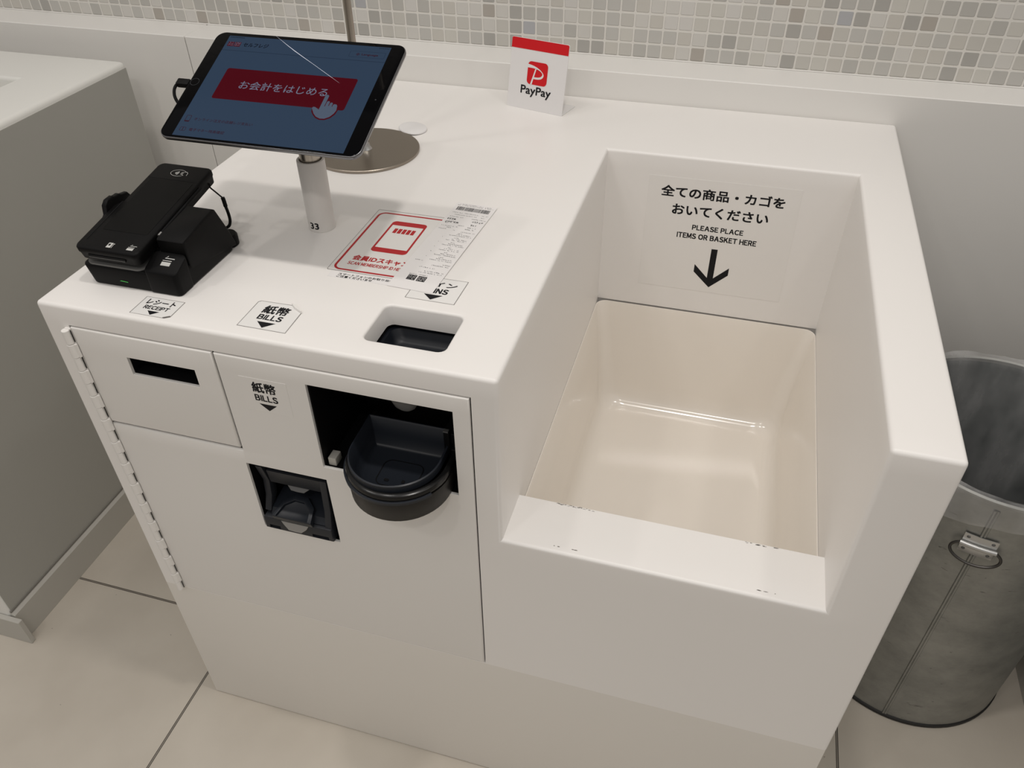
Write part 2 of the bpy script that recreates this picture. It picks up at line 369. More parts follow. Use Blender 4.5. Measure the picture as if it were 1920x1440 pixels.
def grid_solid(xs, ys, zs, solid):
    """boundary faces of the solid cells of a rectilinear grid"""
    bm = NB(); vs = {}
    def V(i, j, k):
        if (i, j, k) not in vs: vs[(i, j, k)] = bm.verts.new((xs[i], ys[j], zs[k]))
        return vs[(i, j, k)]
    nx, ny, nz = len(xs) - 1, len(ys) - 1, len(zs) - 1
    S = {}
    for i in range(nx):
        for j in range(ny):
            for k in range(nz):
                S[(i, j, k)] = solid((xs[i] + xs[i + 1]) / 2, (ys[j] + ys[j + 1]) / 2, (zs[k] + zs[k + 1]) / 2)
    g = lambda i, j, k: S.get((i, j, k), False)
    for (i, j, k), s in S.items():
        if not s: continue
        if not g(i - 1, j, k): bm.faces.new((V(i, j, k), V(i, j, k + 1), V(i, j + 1, k + 1), V(i, j + 1, k)))
        if not g(i + 1, j, k): bm.faces.new((V(i + 1, j, k), V(i + 1, j + 1, k), V(i + 1, j + 1, k + 1), V(i + 1, j, k + 1)))
        if not g(i, j - 1, k): bm.faces.new((V(i, j, k), V(i + 1, j, k), V(i + 1, j, k + 1), V(i, j, k + 1)))
        if not g(i, j + 1, k): bm.faces.new((V(i, j + 1, k), V(i, j + 1, k + 1), V(i + 1, j + 1, k + 1), V(i + 1, j + 1, k)))
        if not g(i, j, k - 1): bm.faces.new((V(i, j, k), V(i, j + 1, k), V(i + 1, j + 1, k), V(i + 1, j, k)))
        if not g(i, j, k + 1): bm.faces.new((V(i, j, k + 1), V(i + 1, j, k + 1), V(i + 1, j + 1, k + 1), V(i, j + 1, k + 1)))
    bm.normal_update()
    return bm
def convex_edges(bm, test):
    out = []
    for e in bm.edges:
        if len(e.link_faces) != 2: continue
        f, g = e.link_faces
        if f.normal.dot(g.normal) > 0.5: continue
        if not e.is_convex: continue
        a, b = e.verts[0].co, e.verts[1].co
        if test((a + b) / 2, (b - a).normalized()): out.append(e)
    return out
near = lambda a, b: abs(a - b) < 1e-5
def plane_xy(x, y, z): return Matrix.Translation((x, y, z))
def plane_xz(y): return Matrix(((1, 0, 0, 0), (0, 0, -1, y), (0, 1, 0, 0), (0, 0, 0, 1)))     # local (x,y,z) -> (x, y0 - z, y): faces -y

# ------------------------------------------------------------------ setting
H, Wd, D = 0.860, 1.0039, 0.8128
A, B, YB, ZL, YE, Z1 = 0.5644, 0.9375, 0.5990, 0.6115, 0.0781, 0.5820
bm = NB(); box(bm, -3, 4, -3, 0.90, -0.05, 0.0); struct('floor', bm, floor_mat(), 0)
bm = NB(); box(bm, -3, 4, 0.8996, 0.98, 0.0, 2.9); struct('wall_back', bm, mosaic(), 0)
bm = NB(); box(bm, -3, -0.3285, D + 0.0008, 0.8994, 0.0, 0.907, 0.0012, 1); struct('trim_1', bm, LEDGE)
bm = NB(); box(bm, -0.3268, 4, D + 0.0008, 0.8994, 0.0, 0.907, 0.0012, 1); struct('trim_2', bm, LEDGE)
bm = NB(); box(bm, -3, 4, 0.8955, 0.8994, 0.9071, 0.9088, 0.0006, 1); struct('trim_3', bm, LEDGE)

# ------------------------------------------------------------------ neighbouring counter on the left
PANEL = mat('grey_laminate_side', (0.39, 0.385, 0.355, 1), 0.5, vary=0.02, vscale=4)
GAPSHADE = mat('grey_gap_shade', (0.20, 0.19, 0.17, 1), 0.7)
def other_counter(label, xa, xb, sgn, bay):
    """sgn: side (+1 right, -1 left) that carries the visible grey panel and skirting"""
    nh = 0.873; f = xb if sgn > 0 else xa
    nb = thing('checkout_counter', label, 'counter', ((xa + xb) / 2, 0.37, 0))
    bm = grid_solid([xa, bay[0], bay[1], xb], [0.0, 0.612, 0.745], [0.0, 0.62, nh], lambda x, y, z: not (bay[0] < x < bay[1] and y < 0.612 and z > 0.62))
    bevel(bm, convex_edges(bm, lambda c, d: c.z > nh - 1e-4 or (abs(d.z) > .9 and c.z > 0.01)), 0.009, 4)
    obj('body', bm, NEIGH, nb)
    def side(name, off, y0, y1, z0, z1, m, **k):
        bm = NB(); e = sorted((f + sgn * 0.0001, f + sgn * off)); box(bm, e[0], e[1], y0, y1, z0, z1, **k); return bm
    obj('side_panel', side('p', 0.0008, 0.004, 0.741, 0.0785, nh - 0.0115, PANEL), PANEL, nb, label='grey laminate side panel')
    bm = side('s', 0.0085, 0.0005, 0.745, 0, 0.077, SKIRT)
    for v in bm.verts:
        if v.co.z > 0.07 and abs(v.co.x - f) > 0.005: v.co.z -= 0.007
    obj('side_skirting', bm, SKIRT, nb)
    obj('shade_line', side('l', 0.0032, 0.001, 0.745, 0.0770, 0.0800, GAPSHADE), GAPSHADE, nb, label='dark strip of painted shade above the side skirting')  # dark strip stands in for the shadow gap over the skirting
    bm = NB(); e = (xa, xb + 0.025) if sgn > 0 else (xa - 0.0, xb)
    box(bm, e[0], e[1], -0.0104, -0.0004, 0, 0.068, 0.001, 1); obj('front_skirting', bm, SKIRT, nb)
    return nb
other_counter('white checkout counter with grey side panel cut off at left edge, facing the hinged door', -1.45, -0.4250, 1, (-0.945, -0.560))
other_counter('white checkout counter standing close on the far right of the steel bin', 1.4330, 2.44, -1, (1.99, 2.37))

# ------------------------------------------------------------------ the self-checkout counter
DL, DR, DZ0, DZ1 = 0.0360, 0.5345, 0.3310, 0.8325
ct = thing('self_checkout_counter', 'large white self-checkout counter with hinged front door and deep basket bay', 'counter', (0.5, 0.4, 0))
hx0, hx1, hy0, hy1 = 0.4003, 0.4950, 0.0325, 0.1020
xs = [0, DL, hx0, hx1, DR, A, B, Wd]; ys = [0, hy0, YE, hy1, 0.45, YB, 0.604, D]; zs = [0.329, DZ0, Z1 + 0.001, ZL, DZ1, H]
def body_solid(x, y, z):
    if A < x < B and y < YB and z > ZL: return False
    if A < x < B and YE < y < YB: return False
    if A < x < B and YE < y < 0.604 and z < Z1 + 0.001: return False
    if DL < x < DR and y < 0.45 and DZ0 < z < DZ1: return False
    if hx0 < x < hx1 and hy0 < y < hy1 and z > DZ1: return False
    return True
bm = grid_solid(xs, ys, zs, body_solid)
in_hole = lambda c: hx0 - 1e-4 < c.x < hx1 + 1e-4 and hy0 - 1e-4 < c.y < hy1 + 1e-4 and c.z > DZ1 - 1e-4
# rounded corners of the coin hole
es = [e for e in bm.edges if abs((e.verts[0].co - e.verts[1].co).normalized().z) > .9 and min(v.co.z for v in e.verts) > DZ1 - 1e-4
      and any(near(e.verts[0].co.x, a) for a in (hx0, hx1)) and any(near(e.verts[0].co.y, a) for a in (hy0, hy1))]
bevel(bm, es, 0.009, 5); bm.normal_update()
es = convex_edges(bm, lambda c, d: (near(c.z, H) and not in_hole(c)) or (abs(d.z) > .9 and near(c.y, 0) and (near(c.x, 0) or near(c.x, Wd)))
                  or (abs(d.z) > .9 and near(c.y, 0) and c.z > ZL and (near(c.x, A) or near(c.x, B))) or (near(c.z, ZL) and near(c.y, 0) and A < c.x < B)
                  or (abs(d.z) > .9 and near(c.y, D) and (near(c.x, 0) or near(c.x, Wd))))
bevel(bm, es, 0.0085, 4); bm.normal_update()
es = convex_edges(bm, lambda c, d: near(c.z, H) and in_hole(c))
bevel(bm, es, 0.0035, 3)
obj('body', bm, WHITE, ct, smooth=40)

bm = NB(); box(bm, 0.0006, Wd - 0.0006, 0.0006, D - 0.0006, 0.0, 0.3284)
bevel(bm, convex_edges(bm, lambda c, d: abs(d.z) > .9 or c.z < 0.01), 0.003, 2)
obj('base_panel', bm, BASEW, ct)

# basket tray: a moulded tub with rounded corners
def tub():
    bm = NB(); x0, x1, y0, y1 = A + 0.0003, B - 0.0003, 0.0785, 0.5972
    prof = [(-0.0, 0.0, .018), (0.0012, 0.0, .018), (0.0030, -0.006, .019), (0.010, -0.06, .022), (0.016, -0.12, .026), (0.020, -0.165, .030),
            (0.0225, -0.185, .032), (0.028, -0.198, .034), (0.036, -0.205, .036), (0.046, -0.208, .036)]
    rings = []
    for ins, dz, r in prof:
        rings.append([bm.verts.new((x, y, Z1 - 0.001 + dz)) for x, y in rrect((x0 + x1) / 2, (y0 + y1) / 2, x1 - x0 - 2 * ins, y1 - y0 - 2 * ins, r, 8)])
    out = [[bm.verts.new((x, y, Z1 - 0.001 + dz)) for x, y in rrect((x0 + x1) / 2, (y0 + y1) / 2, x1 - x0 - 2 * ins, y1 - y0 - 2 * ins, .018, 8)] for ins, dz in ((0.0, -0.03), (0.012, -0.2), (0.03, -0.213))]
    allr = out[::-1] + rings
    for P, Q in zip(allr, allr[1:]):
        n = len(P)
        for i in range(n): bm.faces.new((P[i], P[(i + 1) % n], Q[(i + 1) % n], Q[i]))
    bm.faces.new(rings[-1]); bm.faces.new(out[-1][::-1])
    bmesh.ops.recalc_face_normals(bm, faces=bm.faces)
    return bm
obj('basket_tray', tub(), CREAM, ct, smooth=60, label='cream moulded basket tray')

# scuffs and chips on the ledge of the bay
for (x0, x1, y0, y1, n) in ((0.612, 0.660, 0.0755, 0.0790, 26), (0.845, 0.885, 0.0755, 0.0785, 18), (0.625, 0.652, 0.0095, 0.0115, 6), (0.86, 0.89, 0.0095, 0.0110, 5)):
    bm = NB()
    for i in range(n):
        x = random.uniform(x0, x1); y = random.uniform(y0, y1 - 0.0012); l = random.uniform(0.0008, 0.005); h = random.uniform(0.0003, 0.0009)
        flat(bm, [(x, y), (x + l * .5, y - h * .4), (x + l, y + h * .3), (x + l * .7, y + h), (x + l * .2, y + h * .8)], ZL + 0.0003)
    obj('scuff_mark', bm, SCUFF, ct, smooth=0, label='brown scuff on the ledge of the bay')

# front door with its openings
CX0, CX1, CZ0, CZ1 = 0.3405, 0.5135, 0.6788, 0.8090
BX0, BX1, BZ0, BZ1 = 0.2280, 0.3399, 0.5375, 0.6568
FX, FZ = 0.2278, 0.6795
dxs = [DL + 0.002, FX + 0.0006, BX0 + 0.001, BX1, CX0 + 0.0012, CX1, DR - 0.0018]; dzs = [DZ0 + 0.0015, BZ0, BZ1, CZ0, FZ + 0.0012, CZ1, DZ1 - 0.002]
def door_solid(x, y, z):
    if CX0 < x < CX1 and CZ0 < z < CZ1: return False
    if BX0 < x < BX1 and BZ0 < z < BZ1: return False
    if x < FX + 0.001 and z > FZ: return False
    return True
bm = grid_solid(dxs, [-0.0015, 0.0022], dzs, door_solid)
bevel(bm, convex_edges(bm, lambda c, d: near(c.y, -0.0015) and not (CX0 - .002 < c.x < CX1 + .001 and CZ0 - .001 < c.z < CZ1 + .001) and not (BX0 - .001 < c.x < BX1 + .001 and BZ0 - .001 < c.z < BZ1 + .001)), 0.0022, 3)
door = obj('service_door', bm, DOORW, ct)
bm = grid_solid([DL + 0.002, 0.1048, 0.1968, FX - 0.0012], [-0.0015, 0.0022], [FZ + 0.0015 + 0.0012, 0.7735, 0.7995, DZ1 - 0.002], lambda x, y, z: not (0.1048 < x < 0.1968 and 0.7735 < z < 0.7995))
bevel(bm, convex_edges(bm, lambda c, d: near(c.y, -0.0015) and not (.1 < c.x < .2 and .77 < c.z < .80)), 0.0022, 3)
flap = obj('receipt_flap', bm, DOORW, ct)
bm = grid_solid([0.095, 0.1055, 0.1960, 0.206], [0.0024, 0.045, 0.055], [0.762, 0.7745, 0.7985, 0.81], lambda x, y, z: not (0.1055 < x < 0.1960 and 0.7745 < z < 0.7985 and y < 0.045))
obj('receipt_slot', bm, BPLAS2, flap)
bm = NB(); box(bm, 0.106, 0.1955, 0.020, 0.024, 0.7865, 0.7885); obj('slot_blade', bm, CHAR, flap)
# piano hinge
bm = NB(); box(bm, 0.0300, 0.0378, -0.0022, 0.0006, DZ0 - 0.002, DZ1 - 0.004)
hinge = obj('piano_hinge', bm, DOORW, ct)
n = 25; zz0, zz1 = DZ0 - 0.002, DZ1 - 0.0045; hp = (zz1 - zz0) / n
for i in range(n):
    bm = NB(); r = 0.0050 if i % 2 else 0.0046
    lathe(bm, [(0, zz0 + i * hp + .0003), (r - .0004, zz0 + i * hp + .0003), (r, zz0 + i * hp + .0008), (r, zz0 + (i + 1) * hp - .0008), (r - .0004, zz0 + (i + 1) * hp - .0003), (0, zz0 + (i + 1) * hp - .0003)], 0.0325, -0.0045, 14)
    if i % 2: box(bm, 0.0325, 0.0395, -0.0052, -0.0022, zz0 + i * hp + .0006, zz0 + (i + 1) * hp - .0006)
    obj('knuckle', bm, DOORW, hinge)
for i in range(0, n, 2):
    bm = NB(); box(bm, 0.0377, 0.0384, -0.0030, -0.0021, zz0 + i * hp + .002, zz0 + (i + 1) * hp - .001); obj('hinge_gap', bm, BPLAS2, hinge)

# ------------------------------------------------------------------ coin machine behind the door
cm = thing('coin_changer', 'black coin machine with round cup sticking out of the right door opening', 'coin machine', (0.43, 0.15, 0.6695))
bm = grid_solid([0.336, 0.3412, 0.4000, 0.4980, 0.5130, 0.525], [0.0030, 0.040, 0.108, 0.125, 0.300], [0.6700, 0.6775, 0.806, 0.812, 0.8285],
                lambda x, y, z: not (0.3412 < x < 0.5130 and y < 0.125 and 0.6775 < z < 0.806) and not (0.4000 < x < 0.4980 and 0.040 < y < 0.108 and z > 0.812))
obj('housing', bm, BPLAS2, cm)
# inlet basin seen through the hole in the top
def basin(cx, cy, w, h, r, z_top, z_bot, ins, m, wall=0.004):
    bm = NB(); prof = [(0, z_bot - 0.002), (0, z_top), (wall, z_top), (wall + ins * .6, (z_top + z_bot) / 2), (wall + ins, z_bot + 0.003), (wall + ins + .004, z_bot)]
    rings = [[bm.verts.new((x, y, z)) for x, y in rrect(cx, cy, w - 2 * i, h - 2 * i, r, 6)] for i, z in prof]
    for P, Q in zip(rings, rings[1:]):
        for i in range(len(P)): bm.faces.new((P[i], P[(i + 1) % len(P)], Q[(i + 1) % len(P)], Q[i]))
    bm.faces.new(rings[-1]); bm.faces.new(rings[0][::-1]); bmesh.ops.recalc_face_normals(bm, faces=bm.faces)
    return bm
obj('coin_inlet', basin(0.449, 0.074, 0.0970, 0.067, 0.012, 0.8275, 0.8135, 0.006, NAVY), NAVYD, cm)
# cup: outer shell shaped like a D, black top ring, blue-grey lip and bowl
def dshape(cx, cy, r, back, n=28):
    pts = [(cx + r, back)] + [(cx + r * math.cos(-math.pi * i / n), cy + r * math.sin(-math.pi * i / n)) for i in range(n + 1)] + [(cx - r, back)]
    return pts[::-1]
def loft(bm, loops, cap0=True, cap1=True):
    R = [[bm.verts.new(p) for p in L] for L in loops]
    for P, Q in zip(R, R[1:]):
        for i in range(len(P)): bm.faces.new((P[i], P[(i + 1) % len(P)], Q[(i + 1) % len(P)], Q[i]))
    if cap0: bm.faces.new(R[0][::-1])
    if cap1: bm.faces.new(R[-1])
    bmesh.ops.recalc_face_normals(bm, faces=bm.faces); return bm
ux, uy = 0.4435, -0.001
L3 = lambda r, z, back=0.104, dy=0.0: [(x, y, z) for x, y in dshape(ux, uy + dy, r, back)]
bm = NB(); loft(bm, [L3(0.0585, 0.6790), L3(0.0605, 0.6815), L3(0.0620, 0.7080), L3(0.0620, 0.7115), L3(0.0590, 0.7115), L3(0.0570, 0.6850, .1)])
cup = obj('coin_cup', bm, CUPBLK, cm, smooth=40)
bm = NB(); loft(bm, [L3(0.0560, 0.7115), L3(0.0560, 0.7150), L3(0.0622, 0.7150), L3(0.0628, 0.7185), L3(0.0618, 0.7220), L3(0.0590, 0.7235, .1), L3(0.0566, 0.7235, .1), L3(0.0560, 0.7115, .1)], cap0=False, cap1=False)
bmesh.ops.recalc_face_normals(bm, faces=bm.faces)
obj('cup_top_ring', bm, BGLOSS, cup, smooth=40)
# blue-grey band under the ring
bm = NB(); nn = 40
pr = [(0.0618, 0.7112), (0.0648, 0.7116), (0.0650, 0.7150), (0.0618, 0.7155)]
a0, a1 = math.radians(-180), math.radians(-35)
R = [[bm.verts.new((ux + r * math.cos(a0 + (a1 - a0) * i / nn), uy + r * math.sin(a0 + (a1 - a0) * i / nn), z)) for r, z in pr] for i in range(nn + 1)]
for P, Q in zip(R, R[1:]):
    for i in range(4): bm.faces.new((P[i], P[(i + 1) % 4], Q[(i + 1) % 4], Q[i]))
bm.faces.new(R[0]); bm.faces.new(R[-1][::-1]); bmesh.ops.recalc_face_normals(bm, faces=bm.faces)
obj('trim_band', bm, NAVY, cup, label='blue grey trim band')
# bowl: lip + inner surface rising to a tall back wall
bm = NB()
def bl(r, zf, zb, ins=0.0):
    out = []
    for x, y in dshape(ux - 0.0030, uy - .001, r, 0.049 - ins):
        t = min(1, max(0, (y + 0.0) / 0.050)); out.append((x, y, zf + (zb - zf) * t * t * (3 - 2 * t)))
    return out
loft(bm, [bl(0.0552, 0.7215, .7215), bl(0.0552, 0.7310, .7330), bl(0.0535, 0.7318, .7336, .002), bl(0.0522, 0.7300, .7315, .004), bl(0.0485, 0.7120, .714, .008), bl(0.0450, 0.7010, .702, .014), bl(0.0410, 0.6985, .6985, .018)], cap0=False)
bmesh.ops.recalc_face_normals(bm, faces=bm.faces)
obj('cup_bowl', bm, NAVY, cup, smooth=50, label='dark blue grey bowl lining the cup')
bm = NB()
for cyy, w, h in ((-0.006, 0.050, 0.042),):
    ring2d(bm, rrect(ux, cyy, w, h, 0.010), rrect(ux, cyy, w - .0022, h - .0022, 0.009), 0.6992)
ring2d(bm, rrect(ux - .012, -0.018, 0.006, 0.004, 0.0018), rrect(ux - .012, -0.018, 0.0002, 0.0002, 0.00005), 0.6994)
ring2d(bm, rrect(ux + .008, -0.016, 0.004, 0.005, 0.0015), rrect(ux + .008, -0.016, 0.0002, 0.0002, 0.00005), 0.6994)
obj('bowl_grooves', bm, BPLAS2, cup, smooth=0)
bm = NB(); lathe(bm, [(0.0, 0.7860), (0.007, 0.7868), (0.012, 0.7905), (0.0160, 0.7985), (0.017, 0.8055), (0, 0.8055)], 0.4520, 0.014, 24)
for v in bm.verts: v.co.y = 0.0125 + (v.co.y - 0.014) * 0.50
obj('lamp_lens', bm, LENSD, cm, label='frosted white lamp lens')
bm = NB(); box(bm, 0.3440, 0.3545, 0.0050, 0.020, 0.6779, 0.6900, 0.001); obj('bracket', bm, SKIRT, cm, label='pale grey bracket beside the cup')
bm = NB(); box(bm, 0.4905, 0.4975, 0.0215, 0.060, 0.715, 0.753, 0.001); obj('side_latch', bm, BPLAS, cm)
bm = NB(); box(bm, 0.4985, 0.5125, 0.024, 0.050, 0.735, 0.750, 0.0012); obj('side_latch', bm, BPLAS, cm)
bm = NB(); box(bm, 0.4985, 0.5125, 0.021, 0.034, 0.7150, 0.7280, 0.0012); obj('side_latch', bm, BPLAS, cm)
bm = NB(); box(bm, 0.4905, 0.4965, 0.0213, 0.026, 0.7532, 0.7550); obj('latch_strip', bm, SILVER, cm)
bm = NB(); box(bm, 0.4990, 0.5115, 0.0200, 0.0209, 0.7155, 0.7180); obj('latch_strip', bm, SILVER, cm)

# ------------------------------------------------------------------ bill machine
bmch = thing('bill_changer', 'charcoal bill machine with two pale lamps set in the left door opening', 'bill machine', (0.284, 0.10, 0.52))
bm = grid_solid([0.2200, 0.2282, 0.3398, 0.3470], [0.0030, 0.060, 0.24], [0.520, 0.530, 0.655, 0.664], lambda x, y, z: not (0.2282 < x < 0.3398 and y < 0.060 and 0.530 < z < 0.655))
obj('housing', bm, BPLAS2, bmch)
# hood
MX = Matrix(((0, 0, 1, 0), (1, 0, 0, 0), (0, 1, 0, 0), (0, 0, 0, 1)))   # prism (x,y,z)->(y,z,x)
bm = NB(); prism(bm, [(0.006, 0.6415), (0.058, 0.6415), (0.058, 0.6040), (0.020, 0.6050), (0.009, 0.6180)], 0.2480, 0.3325, 0.0012, 2, MX); obj('hood', bm, CHAR, bmch)
lens = lambda: None
def lens_plate(cx, y0, z0, w, h, tilt):
    bm = NB(); M = Matrix.Translation((cx, y0, z0)) @ Matrix.Rotation(math.radians(90 + tilt), 4, 'X')
    prism(bm, [(-w / 2, h / 2), (-w * .40, h * .1), (-w * .22, -h * .45), (0, -h / 2), (w * .24, -h * .48), (w * .42, h * .02), (w / 2, h / 2)][::-1], -0.001, 0.0012, 0.0004, 1, M)
    return bm
obj('lamp_lens', lens_plate(0.2845, 0.0135, 0.6125, 0.040, 0.0125, -40), LENSD, bmch, label='upper frosted grey lamp lens')
# curved left arm
bm = NB(); prism(bm, [(0.004, 0.6480), (0.020, 0.6480), (0.026, 0.6150), (0.022, 0.5850), (0.010, 0.5700), (0.0, 0.5700), (0.009, 0.5900), (0.012, 0.6150)], 0.2345, 0.2440, 0.0012, 2, MX); obj('side_arm', bm, CHAR, bmch)
bm = NB(); prism(bm, [(0.006, 0.6420), (0.020, 0.6420), (0.020, 0.5640), (-0.004, 0.5640), (0.002, 0.5900)], 0.3230, 0.3325, 0.0012, 2, MX); obj('side_arm', bm, CHAR, bmch)
# bill tray with scooped lip
bm = NB(); prism(bm, [(0.058, 0.5830), (0.020, 0.5780), (0.004, 0.5740), (-0.002, 0.5660), (0.004, 0.5600), (0.058, 0.5600)], 0.2440, 0.3230, 0.001, 2, MX)
tr = obj('bill_tray', bm, NAVY, bmch)
bm = NB(); lip = [(-0.029, -0.018), (-0.022, 0.006), (-0.008, 0.018), (0.010, 0.017), (0.024, 0.004), (0.028, -0.018)]
li2 = [(x * .8, y * .72 - .004) for x, y in lip]
ring = []
b = NB()
M = Matrix.Translation((0.2800, 0.006, 0.5790)) @ Matrix.Rotation(math.radians(18), 4, 'X')
for (P, z) in ((lip, -0.010), (lip, 0.0020), (li2, 0.0030), (li2, -0.0020)): ring.append([b.verts.new((x, y, z)) for x, y in P])
for P, Q in zip(ring, ring[1:]):
    for i in range(len(P)): b.faces.new((P[i], P[(i + 1) % len(P)], Q[(i + 1) % len(P)], Q[i]))
b.faces.new(ring[-1]); b.faces.new(ring[0][::-1]); bmesh.ops.recalc_face_normals(b, faces=b.faces)
bevel(b, [e for e in b.edges if e.calc_length() > 0.004], 0.0007, 2)
merge(bm, b, M); obj('finger_scoop', bm, NAVY, tr)
# lower bezel
bm = grid_solid([0.2345, 0.2400, 0.2560, 0.3030, 0.3270, 0.3325], [-0.0065, 0.003, 0.058], [0.5388, 0.5425, 0.5490, 0.5640], lambda x, y, z: not (y < 0.003 and 0.5425 < z < 0.5490 and (0.2400 < x < 0.2560 or 0.3030 < x < 0.3270)))
for v in bm.verts:
    if v.co.y < 0.0 and v.co.z < 0.541: v.co.y += 0.0035
bevel(bm, convex_edges(bm, lambda c, d: c.z > .563 or c.z < .5395), 0.0015, 2)
obj('lower_bezel', bm, CHAR, bmch)
obj('lamp_lens', lens_plate(0.2800, -0.0080, 0.5560, 0.040, 0.0125, -18), LENS, bmch, label='lower frosted pale lamp lens')

# ------------------------------------------------------------------ stickers
def sticker(name, label, cat, poly, z=None, y=None, border=True, group=None, m=STICK):
    cx = sum(p[0] for p in poly) / len(poly); cy = sum(p[1] for p in poly) / len(poly)
    if y is None: t = thing(name, label, cat, (cx, cy, z), group=group); M = plane_xy(0, 0, z)
    else: t = thing(name, label, cat, (cx, y, cy), group=group); M = plane_xz(y)
    bm = NB(); prism(bm, poly, 0.00005, 0.00030, M=M); obj('film', bm, m, t, smooth=0)
    if border:
        bm = NB(); n = len(poly); c = Vector((cx, cy))
        inner = [tuple(c + (Vector(p) - c) * (1 - 0.0007 / (Vector(p) - c).length)) for p in poly]
        outer = [tuple(c + (Vector(p) - c) * (1 + 0.0002 / (Vector(p) - c).length)) for p in poly]
        ring2d(bm, outer, inner, 0.00036, M); obj('grimy_edge', bm, EDGE, t, smooth=0)
    return t, M
def tri(x0, x1, yt, yb): return [(x0, yt), ((x0 + x1) / 2, yb), (x1, yt)]
ZT = 0.00042
t, M = sticker('receipt_sticker', 'white sticker with RECEIPT lettering on the counter top in front of card terminal', 'sticker', [(0.1235, 0.0088), (0.1690, 0.0088), (0.1745, 0.0125), (0.1738, 0.0430), (0.1228, 0.0430)], z=H)
bm = NB(); text(bm, 'レシート', 0.1302, 0.1668, 0.0300, 0.0395, 0.028, ZT, M); latin(bm, 'RECEIPT', 0.1328, 0.1646, 0.0208, 0.0272, 0.045, ZT, M); obj('lettering', bm, BLACK, t, smooth=0)
bm = NB(); flat(bm, tri(0.1412, 0.1568, 0.0178, 0.0105), ZT, M); obj('arrow_mark', bm, BLACK, t, smooth=0)
bm = NB(); prism(bm, [(0.1668, 0.0092), (0.1690, 0.0090), (0.1743, 0.0126), (0.1738, 0.0138)], 0.0004, 0.0012, M=M); obj('curled_corner', bm, EDGE, t, smooth=0, label='curled dirty corner')
t, M = sticker('bills_sticker', 'white sticker with BILLS lettering and a curled corner on the counter top', 'sticker', [(0.2555, 0.0188), (0.3155, 0.0185), (0.3145, 0.0585), (0.2975, 0.0705), (0.2575, 0.0697), (0.2549, 0.0670)], z=H)
bm = NB(); text(bm, '紙幣', 0.2692, 0.3004, 0.0480, 0.0632, 0.028, ZT, M); latin(bm, 'BILLS', 0.2702, 0.2996, 0.0362, 0.0452, 0.045, ZT, M); obj('lettering', bm, BLACK, t, smooth=0)
bm = NB(); flat(bm, tri(0.2736, 0.2966, 0.0318, 0.0212), ZT, M); obj('arrow_mark', bm, BLACK, t, smooth=0)
bm = NB(); prism(bm, [(0.3150, 0.0575), (0.3150, 0.0590), (0.2978, 0.0712), (0.2968, 0.0700), (0.3040, 0.0635)], 0.0004, 0.0035, M=M); obj('curled_corner', bm, SHEET, t, smooth=0)
t, M = sticker('coins_sticker', 'white sticker with INS lettering, half under the receipt, behind the square hole', 'sticker', [(0.4153, 0.1205), (0.4760, 0.1198), (0.4770, 0.1700), (0.4160, 0.1700)], z=H)
bm = NB(); text(bm, 'コイン', 0.4245, 0.4672, 0.1515, 0.1610, 0.028, ZT, M); latin(bm, 'COINS', 0.4270, 0.4606, 0.1372, 0.1470, 0.045, ZT, M); obj('lettering', bm, BLACK, t, smooth=0)
bm = NB(); flat(bm, tri(0.4340, 0.4572, 0.1336, 0.1230), ZT, M); obj('arrow_mark', bm, BLACK, t, smooth=0)
t, M = sticker('bills_sticker', 'clear sticker with BILLS lettering on the front door, left of the coin cup opening', 'sticker', [(0.2548, 0.7542), (0.3150, 0.7540), (0.3150, 0.8040), (0.2548, 0.8040)], y=-0.0015, border=False, m=DOORW)
bm = NB(); text(bm, '紙幣', 0.2698, 0.2995, 0.7838, 0.7985, 0.028, ZT, M); latin(bm, 'BILLS', 0.2703, 0.2990, 0.7712, 0.7800, 0.045, ZT, M); obj('lettering', bm, BLACK, t, smooth=0)
bm = NB(); flat(bm, tri(0.2736, 0.2962, 0.7667, 0.7570), ZT, M); obj('arrow_mark', bm, BLACK, t, smooth=0)
t, M = sticker('basket_sign', 'large clear notice with Japanese lines and thick down arrow on bay back wall', 'sign', [(0.6330, 0.6250), (0.8690, 0.6250), (0.8660, 0.8260), (0.6330, 0.8250)], y=YB, border=False, m=SHEET)
bm = NB(); text(bm, '全ての商品・カゴを', 0.6546, 0.8436, 0.7925, 0.8105, 0.028, ZT, M); text(bm, 'おいてください', 0.6752, 0.8240, 0.7628, 0.7805, 0.028, ZT, M)
latin(bm, 'PLEASE PLACE', 0.7105, 0.7906, 0.7388, 0.7472, 0.045, ZT, M); latin(bm, 'ITEMS OR BASKET HERE', 0.6878, 0.8136, 0.7226, 0.7316, 0.045, ZT, M); obj('lettering', bm, BLACK, t, smooth=0)
bm = NB(); flat(bm, [(0.7463, 0.7080), (0.7463, 0.6530), (0.7232, 0.6762), (0.7232, 0.6620), (0.7515, 0.6352), (0.7794, 0.6625), (0.7794, 0.6765), (0.7563, 0.6535), (0.7563, 0.7080)][::-1], ZT, M); obj('arrow_mark', bm, BLACK, t, smooth=0)
